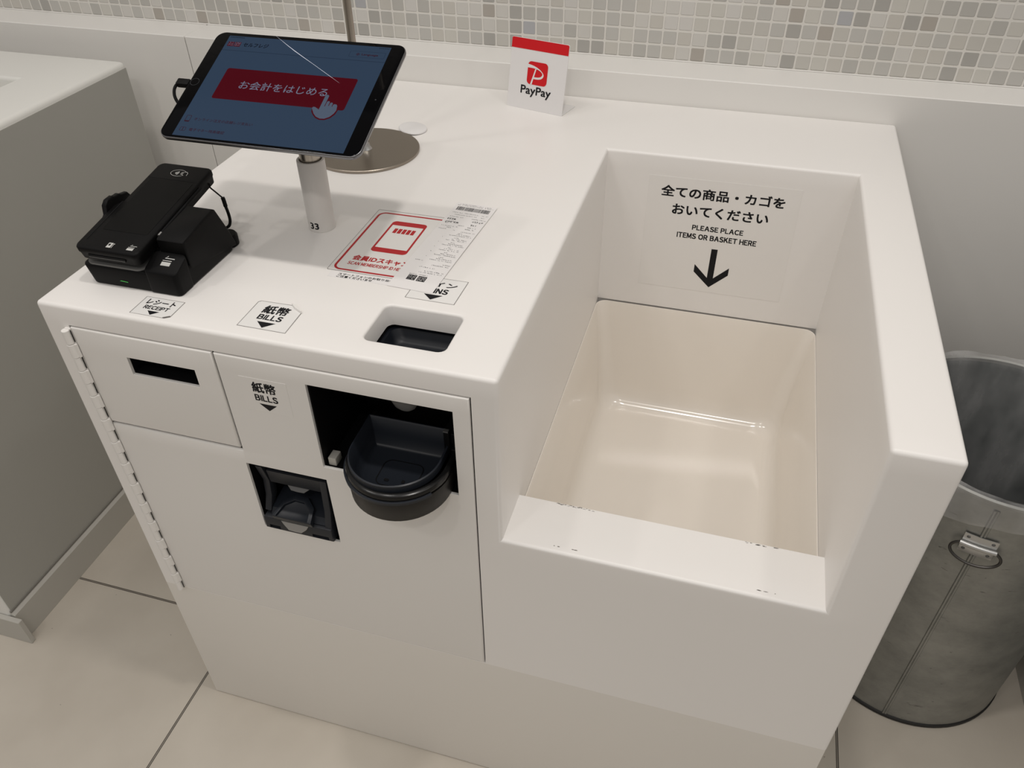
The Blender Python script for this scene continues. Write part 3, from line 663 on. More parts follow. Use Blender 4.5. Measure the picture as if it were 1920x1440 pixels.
# scan sheet
t, M = sticker('scan_sheet', 'clear sheet with red phone picture and red SCAN MEMBERSHIP wording beside the post', 'sign', rrect(0.3560, 0.2350, 0.1140, 0.1615, 0.002), z=H, m=SHEET)
bm = NB(); ring2d(bm, rrect(0.3560, 0.2335, 0.1050, 0.1530, 0.011), rrect(0.3560, 0.2335, 0.0990, 0.1470, 0.008), ZT, M); obj('red_frame', bm, REDINK, t, smooth=0)
bm = NB(); ring2d(bm, rrect(0.3560, 0.2495, 0.0490, 0.0815, 0.006), rrect(0.3560, 0.2495, 0.0435, 0.0600, 0.0008), ZT, M)
for i in range(5): flat(bm, [(0.3412 + i * .0062, 0.2590), (0.3412 + i * .0062 + .0048, 0.2590), (0.3412 + i * .0062 + .0048, 0.2713), (0.3412 + i * .0062, 0.2713)], ZT, M)
obj('phone_picture', bm, REDINK, t, smooth=0)
bm = NB(); text(bm, '会員IDスキャン', 0.3190, 0.3930, 0.1830, 0.1945, 0.032, ZT, M); latin(bm, 'SCAN MEMBERSHIP ID HERE', 0.3178, 0.3935, 0.1718, 0.1785, 0.030, ZT, M); obj('lettering', bm, REDINK, t, smooth=0)
t, M = sticker('notice_strip', 'narrow white strip with two lines of small black Japanese under the scan sheet', 'sign', [(0.3065, 0.1395), (0.4060, 0.1385), (0.4060, 0.1530), (0.3060, 0.1530)], z=H, border=False, m=PAPER)
bm = NB(); text(bm, 'スマートフォンのお取り忘れに', 0.3180, 0.3950, 0.1457, 0.1500, 0.024, ZT, M); text(bm, 'ご注意くださいませ', 0.3180, 0.3640, 0.1405, 0.1450, 0.024, ZT, M); obj('lettering', bm, BLACK, t, smooth=0)

# ------------------------------------------------------------------ receipt
rc = thing('receipt', 'long white paper receipt, printed upside down, lying across the red scan sheet', 'receipt', (0.4205, 0.25, H + 0.0006))
u = Vector((0.4550 - 0.3993, 0.3603 - 0.3620)); v = Vector((0.3993 - 0.3847, 0.3620 - 0.1381))
RW, RL = 0.0585, v.length
ey = Vector((0.0122, 0.2245)).normalized(); ex = Vector((ey.y, -ey.x))
RM = Matrix(((ex.x, ey.x, 0, 0.3852), (ex.y, ey.y, 0, 0.1380), (0, 0, 1, H), (0, 0, 0, 1)))
def rz(y):
    return 0.0007 + 0.0011 * math.sin(y / RL * math.pi) + (0.0010 * ((y / RL - .85) / .15) ** 2 if y / RL > .85 else 0)
b = NB(); N = 40; rows = []
for i in range(N + 1):
    y = RL * i / N; rows.append([b.verts.new((x, y, rz(y) + dz)) for x, dz in ((0, 0), (RW, 0), (RW, -0.00012), (0, -0.00012))])
for P, Q in zip(rows, rows[1:]):
    for k in range(4): b.faces.new((P[k], P[(k + 1) % 4], Q[(k + 1) % 4], Q[k]))
b.faces.new(rows[0]); b.faces.new(rows[-1][::-1]); bmesh.ops.recalc_face_normals(b, faces=b.faces)
bm = NB(); merge(bm, b, RM); obj('paper', bm, PAPER, rc)
def rp(fn):
    b = NB(); fn(b)
    if len(b.verts):
        bmesh.ops.subdivide_edges(b, edges=[e for e in b.edges if e.calc_length() > .02], cuts=2)
        for q in b.verts: q.co.z = rz(q.co.y) + 0.00012
    return b
def rect(b, x0, x1, y0, y1): flat(b, [(x0, y0), (x1, y0), (x1, y1), (x0, y1)])
def scribble(b, x0, x1, y, h):
    x = x0
    while x < x1:
        w = random.uniform(.0006, .0016); 
        if random.random() > .18:
            hh = h * random.uniform(.55, 1.0); yy = y + (h - hh) * random.random()
            if random.random() < .5: rect(b, x, min(x + w, x1), yy, yy + hh * .35); rect(b, x, x + w * .35, yy, yy + hh)
            else: rect(b, x, min(x + w, x1), yy + hh * .6, yy + hh); rect(b, x + w * .6, min(x + w, x1), yy, yy + hh)
        x += w + .00045
def printing(b):
    S = RL / 0.2245
    for y, x0, x1 in ((0.2195, .006, .053), (0.2165, .003, .055)): scribble(b, x0, x1, y, .0016)
    for y, x0, x1 in ((0.1955, .003, .041), (0.1955, .046, .055), (0.1895, .007, .041), (0.1895, .046, .053), (0.1830, .004, .024)): scribble(b, x0, x1, y, .0017)
    for y, x0, x1, h in ((0.1825, .037, .056, .0022), (0.1740, .040, .054, .0050), (0.1640, .040, .052, .0050), (0.1610, .026, .036, .0018), (0.1580, .040, .053, .0022), (0.1530, .037, .050, .0020),
                         (0.1635, .006, .010, .0025), (0.1560, .004, .026, .0018), (0.1520, .013, .019, .0018), (0.1475, .004, .014, .0016), (0.1470, .023, .027, .0016), (0.1450, .036, .055, .0016)):
        scribble(b, x0, x1, y, h)
    y = 0.1405
    for i in range(6):
        scribble(b, .034, .040, y, .0016); scribble(b, .032, .052, y - .0036, .0017); scribble(b, .025, .054, y - .0072, .0017); scribble(b, .0175, .0185, y - .001, .0016)
        y -= .0128
    for y, x0, x1 in ((0.0610, .046, .055), (0.0570, .033, .055), (0.0640, .008, .018), (0.0500, .020, .024), (0.0495, .025, .034), (0.0495, .037, .040), (0.0420, .030, .055), (0.0380, .024, .054), (0.0320, .015, .038)):
        scribble(b, x0, x1, y, .0017)
bm = NB(); merge(bm, rp(printing), RM)
def bars(b):
    x = .005
    while x < .0525:
        w = random.choice((.0003, .0003, .0006, .0009)); rect(b, x, x + w, .2035, .2135); x += w + random.choice((.0003, .0004, .0007))
merge(bm, rp(bars), RM)
def figs(b):
    text(b, '¥233', .0045, .0165, .1745, .1790, 0.02, rot180=True); text(b, '¥3,207', .0045, .0235, .1665, .1710, 0.02, rot180=True)
merge(bm, rp(figs), RM)
obj('printing', bm, BLACK, rc, smooth=0)
bm = NB(); merge(bm, rp(lambda b: [rect(b, .0155, .0265, .0195, .0305), rect(b, .0285, .0395, .0192, .0302)]), RM); lg = obj('logo_squares', bm, BLACK, rc, smooth=0)
def logotext(b):
    text(b, 'ロク', .0165, .0256, .0252, .0292, 0.02, rot180=True); text(b, 'ニユ', .0165, .0256, .0206, .0246, 0.02, rot180=True)
b = NB(); text(b, 'ユニ', .0165, .0256, .0206, .0246, 0.02, rot180=True); text(b, 'クロ', .0165, .0256, .0253, .0292, 0.02, rot180=True)
text(b, 'UNI', .0295, .0386, .0203, .0243, 0.02, rot180=True); text(b, 'QLO', .0295, .0386, .0250, .0289, 0.02, rot180=True)
for q in b.verts: q.co.z = rz(q.co.y) + 0.0002
bm = NB(); merge(bm, b, RM); obj('logo_lettering', bm, PAPER, lg, smooth=0)

# ------------------------------------------------------------------ tablet, its stand and cable
PX, PY = 0.2450, 0.2510
st = thing('tablet_stand', 'white sleeved tablet post marked 33 standing on the counter', 'stand', (PX, PY, H))
bm = NB(); lathe(bm, [(0.0145, H + 0.0952), (0.0172, H + 0.0952), (0.0176, H + 0.0945), (0.0176, H + 0.0005), (0.0172, H), (0.0145, H), (0.0145, H + 0.0952)], PX, PY, 40); sl = obj('post_sleeve', bm, SLEEVE, st)
b = NB(); text(b, '33', -0.0060, 0.0060, 0.0052, 0.0138, 0.035)
bmesh.ops.triangulate(b, faces=b.faces)
for q in b.verts:
    a = math.radians(-94) + q.co.x / 0.0177; q.co = Vector((PX + 0.01775 * math.cos(a), PY + 0.01775 * math.sin(a), H + q.co.y))
obj('number_lettering', b, BLACK, sl, smooth=0)
bm = NB(); lathe(bm, [(0, H + 0.001), (0.0132, H + 0.001), (0.0132, H + 0.175), (0, H + 0.175)], PX, PY, 32); obj('inner_post', bm, RODM, st)
TX = Vector((0.99995, -0.0079, 0.0067)).normalized(); TU = Vector((0.0046, 0.9161, 0.4008)); TU = (TU - TX * TU.dot(TX)).normalized(); TN = TX.cross(TU)
TM = Matrix(((TX.x, TU.x, TN.x, 0.2457), (TX.y, TU.y, TN.y, 0.2193), (TX.z, TU.z, TN.z, 1.0512), (0, 0, 0, 1)))
def tl(bmx): bmesh.ops.transform(bmx, matrix=TM, verts=bmx.verts); return bmx
bm = NB(); prism(bm, rrect(0, 0.030, 0.075, 0.060, 0.006), -0.0155, -0.0080, 0.001); box(bm, -0.014, 0.014, 0.018, 0.050, -0.030, -0.0155, 0.002); obj('mount_plate', tl(bm), RODM, st)
tb = thing('tablet', 'black-framed tablet with a red start button on its blue grey screen', 'tablet', rot=TM)
mm = 0.001
bm = NB(); P0 = rrect(0, 0, .2506, .1741, .0125, 8)
def ins(d): return rrect(0, 0, .2506 - 2 * d, .1741 - 2 * d, .0125 - d, 8)
loft(bm, [[(x, y, z) for x, y in ins(d)] for d, z in ((.0045, -.0072), (.002, -.0066), (.0006, -.0052), (0, -.0032), (0, -.0008), (.0004, -.0003), (.0009, -.0001))])
obj('tablet_body', bm, TABALU, tb, local=True, smooth=40)
bm = NB(); loft(bm, [[(x, y, z) for x, y in ins(d)] for d, z in ((.0009, -.0001), (.0010, .0002), (.0016, .0004))], cap0=False); gl = obj('front_glass', bm, GLASS, tb, local=True)
bm = NB(); ring2d(bm, rrect(-.1175, 0, .0116, .0116, .00575, 10), rrect(-.1175, 0, .0105, .0105, .0052, 10), .0005); obj('home_button', bm, CHAR, gl, local=True, smooth=0)
bm = NB(); ring2d(bm, rrect(.1156, -.002, .0018, .0018, .0008), rrect(.1156, -.002, .0002, .0002, .00008), .0005)
obj('front_camera', bm, CHAR, gl, local=True, smooth=0)
bm = NB(); flat(bm, rrect(0, -.0015, .2135, .1640, .0005), .0006); scn = obj('screen', bm, SCREEN, tb, local=True, smooth=0)
zS = .0008
bm = NB(); flat(bm, rrect(0, .0017, .1690, .0496, .003), zS)
for x0, x1 in ((-.1030, -.0950), (-.0940, -.0860)): flat(bm, [(x0, .0626), (x1, .0626), (x1, .0702), (x0, .0702)], zS)
obj('red_button', bm, SRED, scn, local=True, smooth=0, label='dark red start button and logo squares')
bm = NB(); hand = [(.0548, -.0035), (.0560, -.0020), (.0580, -.0020), (.0595, -.0035), (.0594, -.0196), (.0602, -.0196), (.0603, -.0124), (.0612, -.0113), (.0628, -.0113), (.0638, -.0124), (.0638, -.0184), (.0646, -.0184), (.0647, -.0142), (.0656, -.0131), (.0672, -.0131), (.0682, -.0142), (.0682, -.0190), (.0690, -.0190), (.0691, -.0162), (.0700, -.0150), (.0730, -.0152), (.0746, -.0172), (.0760, -.0240), (.0748, -.0290), (.0715, -.0345), (.0665, -.0378), (.0610, -.0382), (.0555, -.0360), (.0510, -.0318), (.0478, -.0270), (.0458, -.0238), (.0466, -.0218), (.0490, -.0218), (.0548, -.0252)]
flat(bm, [(.0455, -.0235), (.0470, -.0290), (.0505, -.0335), (.0552, -.0378), (.0608, -.0400), (.0672, -.0395), (.0730, -.0358), (.0766, -.0300), (.0776, -.0232), (.0700, -.0232)][::-1], zS + .0001)
obj('hand_outline', bm, SRED, scn, local=True, smooth=0)
bm = NB(); flat(bm, hand[::-1], zS + .0003); obj('hand_icon', bm, mat('lit_hand_pixels', (0.001, 0.001, 0.0012, 1), 0.08, spec=0.03, emit=(0.060, 0.078, 0.112, 1)), scn, local=True, smooth=0)
bm = NB(); text(bm, 'お会計をはじめる', -.0575, .0555, -.0050, .0078, 0.004, zS + .0002); obj('pale_lettering', bm, SLITE, scn, local=True, smooth=0)
bm = NB(); text(bm, 'ユニ', -.1022, -.0958, .0668, .0695, 0.0, zS + .0002); text(bm, 'クロ', -.1022, -.0958, .0634, .0661, 0.0, zS + .0002); text(bm, 'UNI', -.0932, -.0868, .0668, .0695, 0.0, zS + .0002); text(bm, 'QLO', -.0932, -.0868, .0634, .0661, 0.0, zS + .0002)
obj('logo_lettering', bm, SLITE, scn, local=True, smooth=0)
bm = NB(); text(bm, 'セルフレジ', -.0818, -.0485, .0637, .0700, 0.020, zS); obj('dark_lettering', bm, SDARK, scn, local=True, smooth=0)
bm = NB()
for i in range(9): flat(bm, [(-.1045 + i * .0022, .0775), (-.1031 + i * .0022, .0775), (-.1031 + i * .0022, .0785), (-.1045 + i * .0022, .0785)], zS)
obj('status_row', bm, SDARK, scn, local=True, smooth=0)
bm = NB()
for i in range(6): flat(bm, [(.0925 + i * .0022, .0775), (.0938 + i * .0022, .0775), (.0938 + i * .0022, .0784), (.0925 + i * .0022, .0784)], zS)
obj('status_row', bm, SDARK, scn, local=True, smooth=0)
bm = NB(); text(bm, 'オンライン注文の店舗レジ支払い', -.0902, -.0150, -.0592, -.0548, 0.004, zS); text(bm, '電子マネー残高確認', -.0892, -.0440, -.0755, -.0711, 0.004, zS); obj('dim_red_lettering', bm, SDRED, scn, local=True, smooth=0)
bm = NB(); text(bm, 'Language', .0742, .0948, .0637, .0676, 0.022, zS); obj('language_lettering', bm, SDRED, scn, local=True, smooth=0)
bm = NB()
ring2d(bm, rrect(-.0983, -.0573, .0064, .0100, .0012), rrect(-.0983, -.0573, .0052, .0088, .0006), zS); flat(bm, rrect(-.0983, -.0611, .0064, .0016, .0004), zS); obj('phone_icon', bm, SDRED, scn, local=True, smooth=0)
bm = NB()
ring2d(bm, rrect(-.0976, -.0733, .0076, .0058, .0014), rrect(-.0976, -.0733, .0066, .0048, .0009), zS); flat(bm, rrect(-.0976, -.0733, .0008, .0058, .0002), zS); obj('book_icon', bm, SDRED, scn, local=True, smooth=0)
bm = NB()
ring2d(bm, rrect(.0695, .0658, .0042, .0042, .002), rrect(.0695, .0658, .0034, .0034, .0016), zS); flat(bm, rrect(.0695, .0658, .0006, .004, .0002), zS); flat(bm, rrect(.0695, .0658, .004, .0006, .0002), zS)
obj('globe_icon', bm, SDRED, scn, local=True, smooth=0)
bm = NB(); flat(bm, [(-.1066, .0554), (.1066, .0554), (.1066, .0560), (-.1066, .0560)], zS); ring2d(bm, rrect(.0810, .0660, .0445, .0098, .001), rrect(.0810, .0660, .0438, .0091, .0007), zS); obj('dim_lines', bm, SLINE, scn, local=True, smooth=0)
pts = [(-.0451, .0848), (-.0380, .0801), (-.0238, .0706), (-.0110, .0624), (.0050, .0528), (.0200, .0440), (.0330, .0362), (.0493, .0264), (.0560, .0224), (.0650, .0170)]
bm = NB(); stroke(bm, pts, [.0001, .00018, .00050, .00075, .00055, .00030, .00034, .00036, .00015, .00005], .0013); obj('scratch_glint', bm, GLINT, scn, local=True, smooth=0, label='bright diagonal glint along a scratch across the screen')  # white sliver paints the glint of light along a film scratch

cb = thing('charging_cable', 'black charging cable plugged into the left side of the tablet', 'cable', tuple(TM @ Vector((-.13, 0, -.004))))
bm = NB(); prism(bm, rrect(-.1345, .0000, .0170, .0095, .0015), -.0068, -.0002, .001); obj('plug', tl(bm), BPLAS, cb)
bm = NB(); tube(bm, [(-.1415, -.002, -.0035), (-.1440, -.004, -.0040), (-.1450, -.010, -.006), (-.1425, -.018, -.011), (-.134, -.0245, -.020), (-.115, -.024, -.032), (-.075, -.004, -.040), (-.035, .022, -.040), (-.0135, .030, -.036)], .0019, 10, TM, smoothn=3); obj('cord', bm, BPLAS, cb)

# ------------------------------------------------------------------ sign stand with round base behind the tablet
SX, SY, SR = 0.2005, 0.4930, 0.0835
sg = thing('sign_stand', 'tall steel rod on a round bronze grey base plate behind the tablet', 'stand', (SX, SY, H))
bm = NB(); lathe(bm, [(0, H), (SR - .0005, H), (SR, H + .0005), (SR, H + .0038), (SR - .0008, H + .0045), (0, H + .0045)], SX, SY, 96); obj('base_plate', bm, STEEL, sg)
bm = NB(); lathe(bm, [(0, H + .0045), (.0058, H + .0045), (.0058, 1.55), (0, 1.55)], SX, SY, 24); obj('rod', bm, RODM, sg)
bm = NB(); lathe(bm, [(.0058, H + .0160), (.0066, H + .0120), (.0078, H + .0078), (.0098, H + .0046), (.0058, H + .0046)], SX, SY, 24); obj('weld_collar', bm, SILVER, sg)
bm = NB(); M = Matrix.Translation((0.2405, 0.5895, H + .0001)) @ Matrix.Rotation(math.radians(6), 4, 'Y')
lathe(bm, [(0, .0030), (.0215, .0030), (.0228, .0036), (.0232, .0048), (.0222, .0062), (.0200, .0068), (0, .0070)], 0, 0, 40, M)
dz = min(v.co.z for v in bm.verts) - H
for v in bm.verts: v.co.z -= dz
o = obj('plastic_cap', bm, mat('white_plastic_cap', (0.80, 0.79, 0.785, 1), 0.4)); tag(o, 'small white round plastic cap lying behind the bronze base plate', 'cap')

# ------------------------------------------------------------------ acrylic sign
yaw = math.radians(-15.0); lean = math.radians(11.5)
SM = Matrix.Translation((0.3580, 0.7385, H)) @ Matrix.Rotation(yaw, 4, 'Z')
ac = thing('acrylic_sign', 'small white acrylic counter sign with red top band and P logo', 'sign', rot=SM)
LM = Matrix.Rotation(-lean, 4, 'X') @ Matrix(((1, 0, 0, 0), (0, 0, -1, 0), (0, 1, 0, 0), (0, 0, 0, 1)))    # panel (u,v,n) -> sign frame, n faces -y
SWd, SHt = 0.1090, 0.1125
bm = NB(); prism(bm, [(0, 0), (SWd, 0)] + [(SWd - .003 + .003 * math.cos(a), SHt - .003 + .003 * math.sin(a)) for a in (0, .5, 1.07, 1.57)] + [(.003 - .003 * math.sin(a), SHt - .003 + .003 * math.cos(a)) for a in (0, .5, 1.07, 1.57)], -.0020, 0, .0004, 1, LM)
obj('panel', bm, ACRYL, ac, local=True)
bm = NB(); box(bm, 0, SWd, 0.0012, 0.0500, 0.0, 0.0020, 0.0005, 1); obj('foot', bm, ACRYL, ac, local=True)
bm = NB(); prism(bm, [(.0004, SHt - .0168), (SWd - .0004, SHt - .0168), (SWd - .0004, SHt - .002), (SWd - .0025, SHt - .0004), (.0025, SHt - .0004), (.0004, SHt - .002)], .0001, .0004, M=LM); obj('red_band', bm, BRIGHTRED, ac, local=True, smooth=0)
lx, ly, lw, lh = 0.0545, 0.0600, 0.0385, 0.0365
bm = NB(); flat(bm, rrect(lx, ly, lw, lh, .0065), .0004, LM); lo = obj('logo', bm, BRIGHTRED, ac, local=True, smooth=0)
q = lambda L: [(lx - lw / 2 + a * lw, ly - lh / 2 + c * lh) for a, c in L]
def spl(L, n=5):
    out = []
    for i in range(len(L) - 1):
        p0, p1, p2, p3 = [Vector(L[max(0, min(len(L) - 1, i + k))]) for k in (-1, 0, 1, 2)]
        for s in range(n):
            tt = s / n; out.append(tuple(0.5 * ((2 * p1) + (p2 - p0) * tt + (2 * p0 - 5 * p1 + 4 * p2 - p3) * tt ** 2 + (3 * p1 - p0 - 3 * p2 + p3) * tt ** 3)))
    return out + [L[-1]]
outer = spl([(-.02, .875), (.30, .82), (.60, .70), (.79, .54), (.815, .42), (.73, .31), (.55, .255), (.315, .25)])
inner = spl([(.345, .335), (.55, .345), (.69, .395), (.755, .49), (.70, .585), (.55, .665), (.30, .715), (-.02, .715)])
bm = NB(); b = NB(); O = [b.verts.new((x, y, .0006)) for x, y in q(outer)]; I = [b.verts.new((x, y, .0006)) for x, y in q(inner[::-1])]
for i in range(len(O) - 1): b.faces.new((O[i], O[i + 1], I[i + 1], I[i]))
b.normal_update()
for f in b.faces:
    if f.normal.z < 0: f.normal_flip()
merge(bm, b, LM); flat(bm, q([(.385, .715), (.445, .715), (.265, -.01), (.185, -.01)]), .0006, LM); obj('logo_letter', bm, ACRYL, lo, local=True, smooth=0)
bm = NB(); text(bm, 'PayPay', .0255, .0835, .0215, .0385, 0.016, .0005, LM); obj('lettering', bm, BLACK, ac, local=True, smooth=0)

# ------------------------------------------------------------------ card terminal: dock and reader
dk = thing('terminal_dock', 'black charging dock with tall right side block under the card reader', 'dock', (0.10, 0.12, H))
def taper(bm):
    for v in bm.verts:
        if v.co.z < H + 0.010 and v.co.x < 0.1: v.co.x += 0.0060
    return bm
bm = NB(); prism(bm, rrect(0.0985, 0.1110, 0.1300, 0.1170, 0.009, 6), H, H + 0.0260, 0.003, 3); obj('dock_base', taper(bm), BPLAS, dk, smooth=45)
bm = NB(); prism(bm, [(0.0815, H + 0.020), (0.0800, H + 0.0555), (0.0825, H + 0.0575), (0.1460, H + 0.0665), (0.1500, H + 0.0640), (0.1640, H + 0.0330), (0.1735, H + 0.0080), (0.1735, H + 0.003)][::-1], 0.1268, 0.1638, 0.0022, 3, MX); obj('side_block', bm, BPLAS, dk, smooth=45)
bm = NB(); prism(bm, rrect(0.1420, 0.0660, 0.0440, 0.0290, 0.006, 6), H + 0.0003, H + 0.0290, 0.002, 2)
for v in bm.verts:
    if v.co.z > H + 0.02: v.co.z += (v.co.y - 0.0515) * 0.42
sh = obj('swipe_shelf', bm, BPLAS, dk, smooth=45)
bm = NB(); lathe(bm, [(0, H + .0003), (.0130, H + .0003), (.0136, H + .001), (.0136, H + .013), (.0120, H + .0155), (0, H + .0160)], 0.1490, 0.1770, 28); obj('rear_foot', bm, BPLAS, dk)
bm = NB(); prism(bm, [(0.100, H + 0.022), (0.100, H + 0.048), (0.114, H + 0.0575), (0.1165, H + 0.0685), (0.1225, H + 0.0735), (0.133, H + 0.0742), (0.1350, H + 0.0725), (0.1440, H + 0.0722), (0.1470, H + 0.0700), (0.1580, H + 0.0680), (0.1640, H + 0.0600), (0.1660, H + 0.022)][::-1], 0.0290, 0.0358, 0.0016, 2, MX); obj('cradle_wall', bm, BPLAS, dk, smooth=45)
bm = NB(); prism(bm, rrect(0.0790, 0.0975, 0.0800, 0.0880, 0.010, 6), H + 0.0255, H + 0.0285, 0.0010, 2)
for v in bm.verts:
    if v.co.z > H + 0.027: v.co.z += max(0, v.co.y - 0.06) * 0.10
obj('grey_trim', bm, GREYP, dk, label='pale grey trim rim under the reader')
bm = NB(); prism(bm, [(0.082, H + .0092), (0.093, H + .0086), (0.093, H + .0092), (0.084, H + .0100)], 0.0, 0.0004, M=plane_xz(0.0524)); obj('status_led', bm, GREEN, dk, smooth=0, label='dim green status light')
def card_icon(bm, cx, cy, s, M, z):
    flat(bm, [(cx - s * .5, cy - s * .36), (cx + s * .5, cy - s * .36), (cx + s * .5, cy + s * .08), (cx - s * .5, cy + s * .08)], z, M)
    flat(bm, [(cx - s * .5, cy + s * .20), (cx + s * .5, cy + s * .20), (cx + s * .5, cy + s * .28), (cx - s * .5, cy + s * .28)], z, M)
    stroke(bm, [(cx - s * .10, cy + s * .78), (cx - s * .35, cy + s * .52), (cx + s * .7, cy + s * .52)], s * .09, z, M)
bm = NB(); card_icon(bm, 0, 0, 0.0120, Matrix.Translation((0.1440, 0.0660, H + 0.0290 + (0.0660 - 0.0515) * 0.42 + 0.0003)) @ Matrix.Rotation(math.atan(0.42), 4, 'X'), 0.0); obj('card_icon', bm, ICON, sh, smooth=0)

tilt = math.radians(9.8)
RDM = Matrix.Translation((0.0827, 0.0480, 0.9112)) @ Matrix.Rotation(tilt, 4, 'X')
rd = thing('card_reader', 'black handheld card reader with contactless symbol tilted on its dock', 'card terminal', rot=RDM)
rw, rl = 0.0775, 0.176
bm = NB()
def arc(cx, cy, r, a0, n=6): return [(cx + r * math.cos(math.radians(a0 + 90 * i / n)), cy + r * math.sin(math.radians(a0 + 90 * i / n))) for i in range(n + 1)]
def ro(d, z, fr=0.0):
    xl, xw, xr, y0, y1, r = -rw / 2 + d, -0.0462 + d, rw / 2 - d, d + fr, rl - d, 0.008
    P = arc(xw + r, y0 + r, r, 180) + arc(xr - r, y0 + r, r, 270) + arc(xr - r, y1 - r, r, 0) + arc(xl + r, y1 - r, r, 90) + [(xl, .094), (xl, .092), (xw, .080), (xw, .078)]
    return [(x, y, z) for x, y in P]
loft(bm, [ro(.004, -.0180, .0), ro(.0015, -.0170, .0), ro(.0008, -.0090), ro(0, -.0070), ro(0, -.0022), ro(.0007, -.0008), ro(.0022, 0)])
body = obj('reader_body', bm, BPLAS, rd, local=True, smooth=40)
bm = NB(); prism(bm, rrect(0, 0.088, rw - .016, 0.104, .002), -.0003, .0003, .0002, 1); obj('touch_display', bm, mat('black_glass', (0.0032, 0.0032, 0.0032, 1), 0.42, spec=0.12), rd, local=True)
bm = NB(); stroke(bm, [(-rw / 2 + .002, .1430), (rw / 2 - .002, .1430)], .0009, .0002); obj('seam_groove', bm, BPLAS2, rd, local=True, smooth=0)
bm = NB(); stroke(bm, [(-rw / 2 + .0005, .016), (-rw / 2 + .0005, .090)], .0014, .0003); obj('side_groove', bm, BPLAS2, rd, local=True, smooth=0)
bm = NB(); box(bm, -.0300, .0205, -.0006, .010, -.0125, -.0085, .0005, 1); obj('card_slot', bm, BPLAS2, rd, local=True)
bm = NB(); box(bm, -.0290, .0200, -.0010, -.0005, -.0118, -.0112); obj('slot_edge', bm, GREYP, rd, local=True)
bm = NB(); tube(bm, [(rw / 2 + .0016, .048, -.0045), (rw / 2 + .0016, .138, -.0045)], .0020, 12); sty = obj('stylus', bm, BPLAS2, rd, local=True)
bm = NB(); tube(bm, [(rw / 2 + .0016, .0425, -.0042), (rw / 2 + .0016, .0485, -.0042)], .0018, 12); obj('stylus_tip', bm, SILVER, sty, local=True)
bm = NB(); zc = .0005; sx0 = -.0005; e = lambda a, c, n=40: [(sx0 + a * math.cos(2 * math.pi * i / n), .1570 + c * math.sin(2 * math.pi * i / n)) for i in range(n)]
E1 = e(.0110, .0068); E2 = e(.0105, .0063)
for i in range(40):
    if not (35 <= i or i < 3): flat(bm, [E1[i], E1[(i + 1) % 40], E2[(i + 1) % 40], E2[i]], zc)
for k in range(4):
    r = .0020 + k * .0014; cx = sx0 - .0060
    stroke(bm, [(cx + r * math.cos(math.radians(a)), .1570 + r * math.sin(math.radians(a))) for a in range(-38, 39, 8)], .0007, zc)
for dy in (-.0020, -.0007, .0006, .0019): stroke(bm, [(sx0 + .0035, .1570 + dy), (sx0 + .0070, .1575 + dy * 1.3)], .0006, zc)
stroke(bm, [(sx0 + .0070, .1600), (sx0 + .0105, .1606), (sx0 + .0128, .1580), (sx0 + .0132, .1535)], .0007, zc); stroke(bm, [(sx0 + .0060, .1545), (sx0 + .0088, .1530)], .0007, zc)
obj('contactless_symbol', bm, ICON, rd, local=True, smooth=0)
bm = NB(); card_icon(bm, .0255, .0100, .0085, Matrix.Identity(4), .0003)
flat(bm, [(-.0060, .0065), (.0000, .0065), (.0000, .0150), (-.0060, .0150)], .0003); stroke(bm, [(.0014, .0065), (.0014, .0145), (.0003, .0130)], .0006, .0003); stroke(bm, [(.0014, .0145), (.0025, .0130)], .0006, .0003)
obj('card_icon', bm, ICON, rd, local=True, smooth=0)
bm = NB(); flat(bm, [(-.0048, .0100), (-.0022, .0100), (-.0022, .0132), (-.0048, .0132)], .0004); obj('chip_mark', bm, BPLAS2, rd, local=True, smooth=0)
# wrist strap hanging from the reader
bm = NB(); tube(bm, [(0.1195, 0.2040, 0.9290), (0.1215, 0.2070, 0.9260), (0.1185, 0.2075, 0.9215), (0.1250, 0.2070, 0.9170), (0.1347, 0.2070, 0.9087)], .0010, 8, smoothn=2); strap = obj('strap_cord', bm, BPLAS, rd)
bm = NB(); tube(bm, [(0.1347, 0.2070, 0.9092), (0.1353, 0.2070, 0.9070), (0.1360, 0.2070, 0.8970)], .0026, 12); obj('strap_bead', bm, BPLAS, strap)
bm = NB(); tube(bm, [(0.1358, 0.2070, 0.8980), (0.1375, 0.2070, 0.8870), (0.1376, 0.2070, 0.8770), (0.1345, 0.2068, 0.8690), (0.1280, 0.2060, 0.8648), (0.1200, 0.2040, 0.8640)], .0020, 10, smoothn=3); obj('strap_loop', bm, BPLAS, strap)

# ------------------------------------------------------------------ galvanised bin and its liner
BXc, BYc, BR, BH = 1.2191, 0.4493, 0.1727, 0.5600
bn = thing('waste_bin', 'galvanised steel bin with ring handle standing right of the counter', 'bin', (BXc, BYc, 0))
bm = NB(); lathe(bm, [(0, 0.012), (BR - .002, 0.012), (BR, 0.010), (BR, BH - .006), (BR + .0030, BH - .003), (BR + .0030, BH), (BR, BH + .002), (BR - .003, BH), (BR - .003, BH - .006)], BXc, BYc, 96); obj('bin_wall', bm, GALV, bn)
bm = NB(); lathe(bm, [(BR - .003, BH - .006), (BR - .003, 0.016), (0, 0.016)], BXc, BYc, 96); obj('bin_inside', bm, SHADEGALV, bn)  # inner wall coloured darker for the shade deep inside the bin
bm = NB(); lathe(bm, [(0, 0.0), (BR, 0.0), (BR + .0022, .002), (BR + .0022, .0080), (BR + .0003, .0100), (0, .0100)], BXc, BYc, 96); obj('base_rim', bm, RUBBER, bn)
an = math.radians(-103.4)
def cyl(a, r, z): return Vector((BXc + r * math.cos(a), BYc + r * math.sin(a), z))
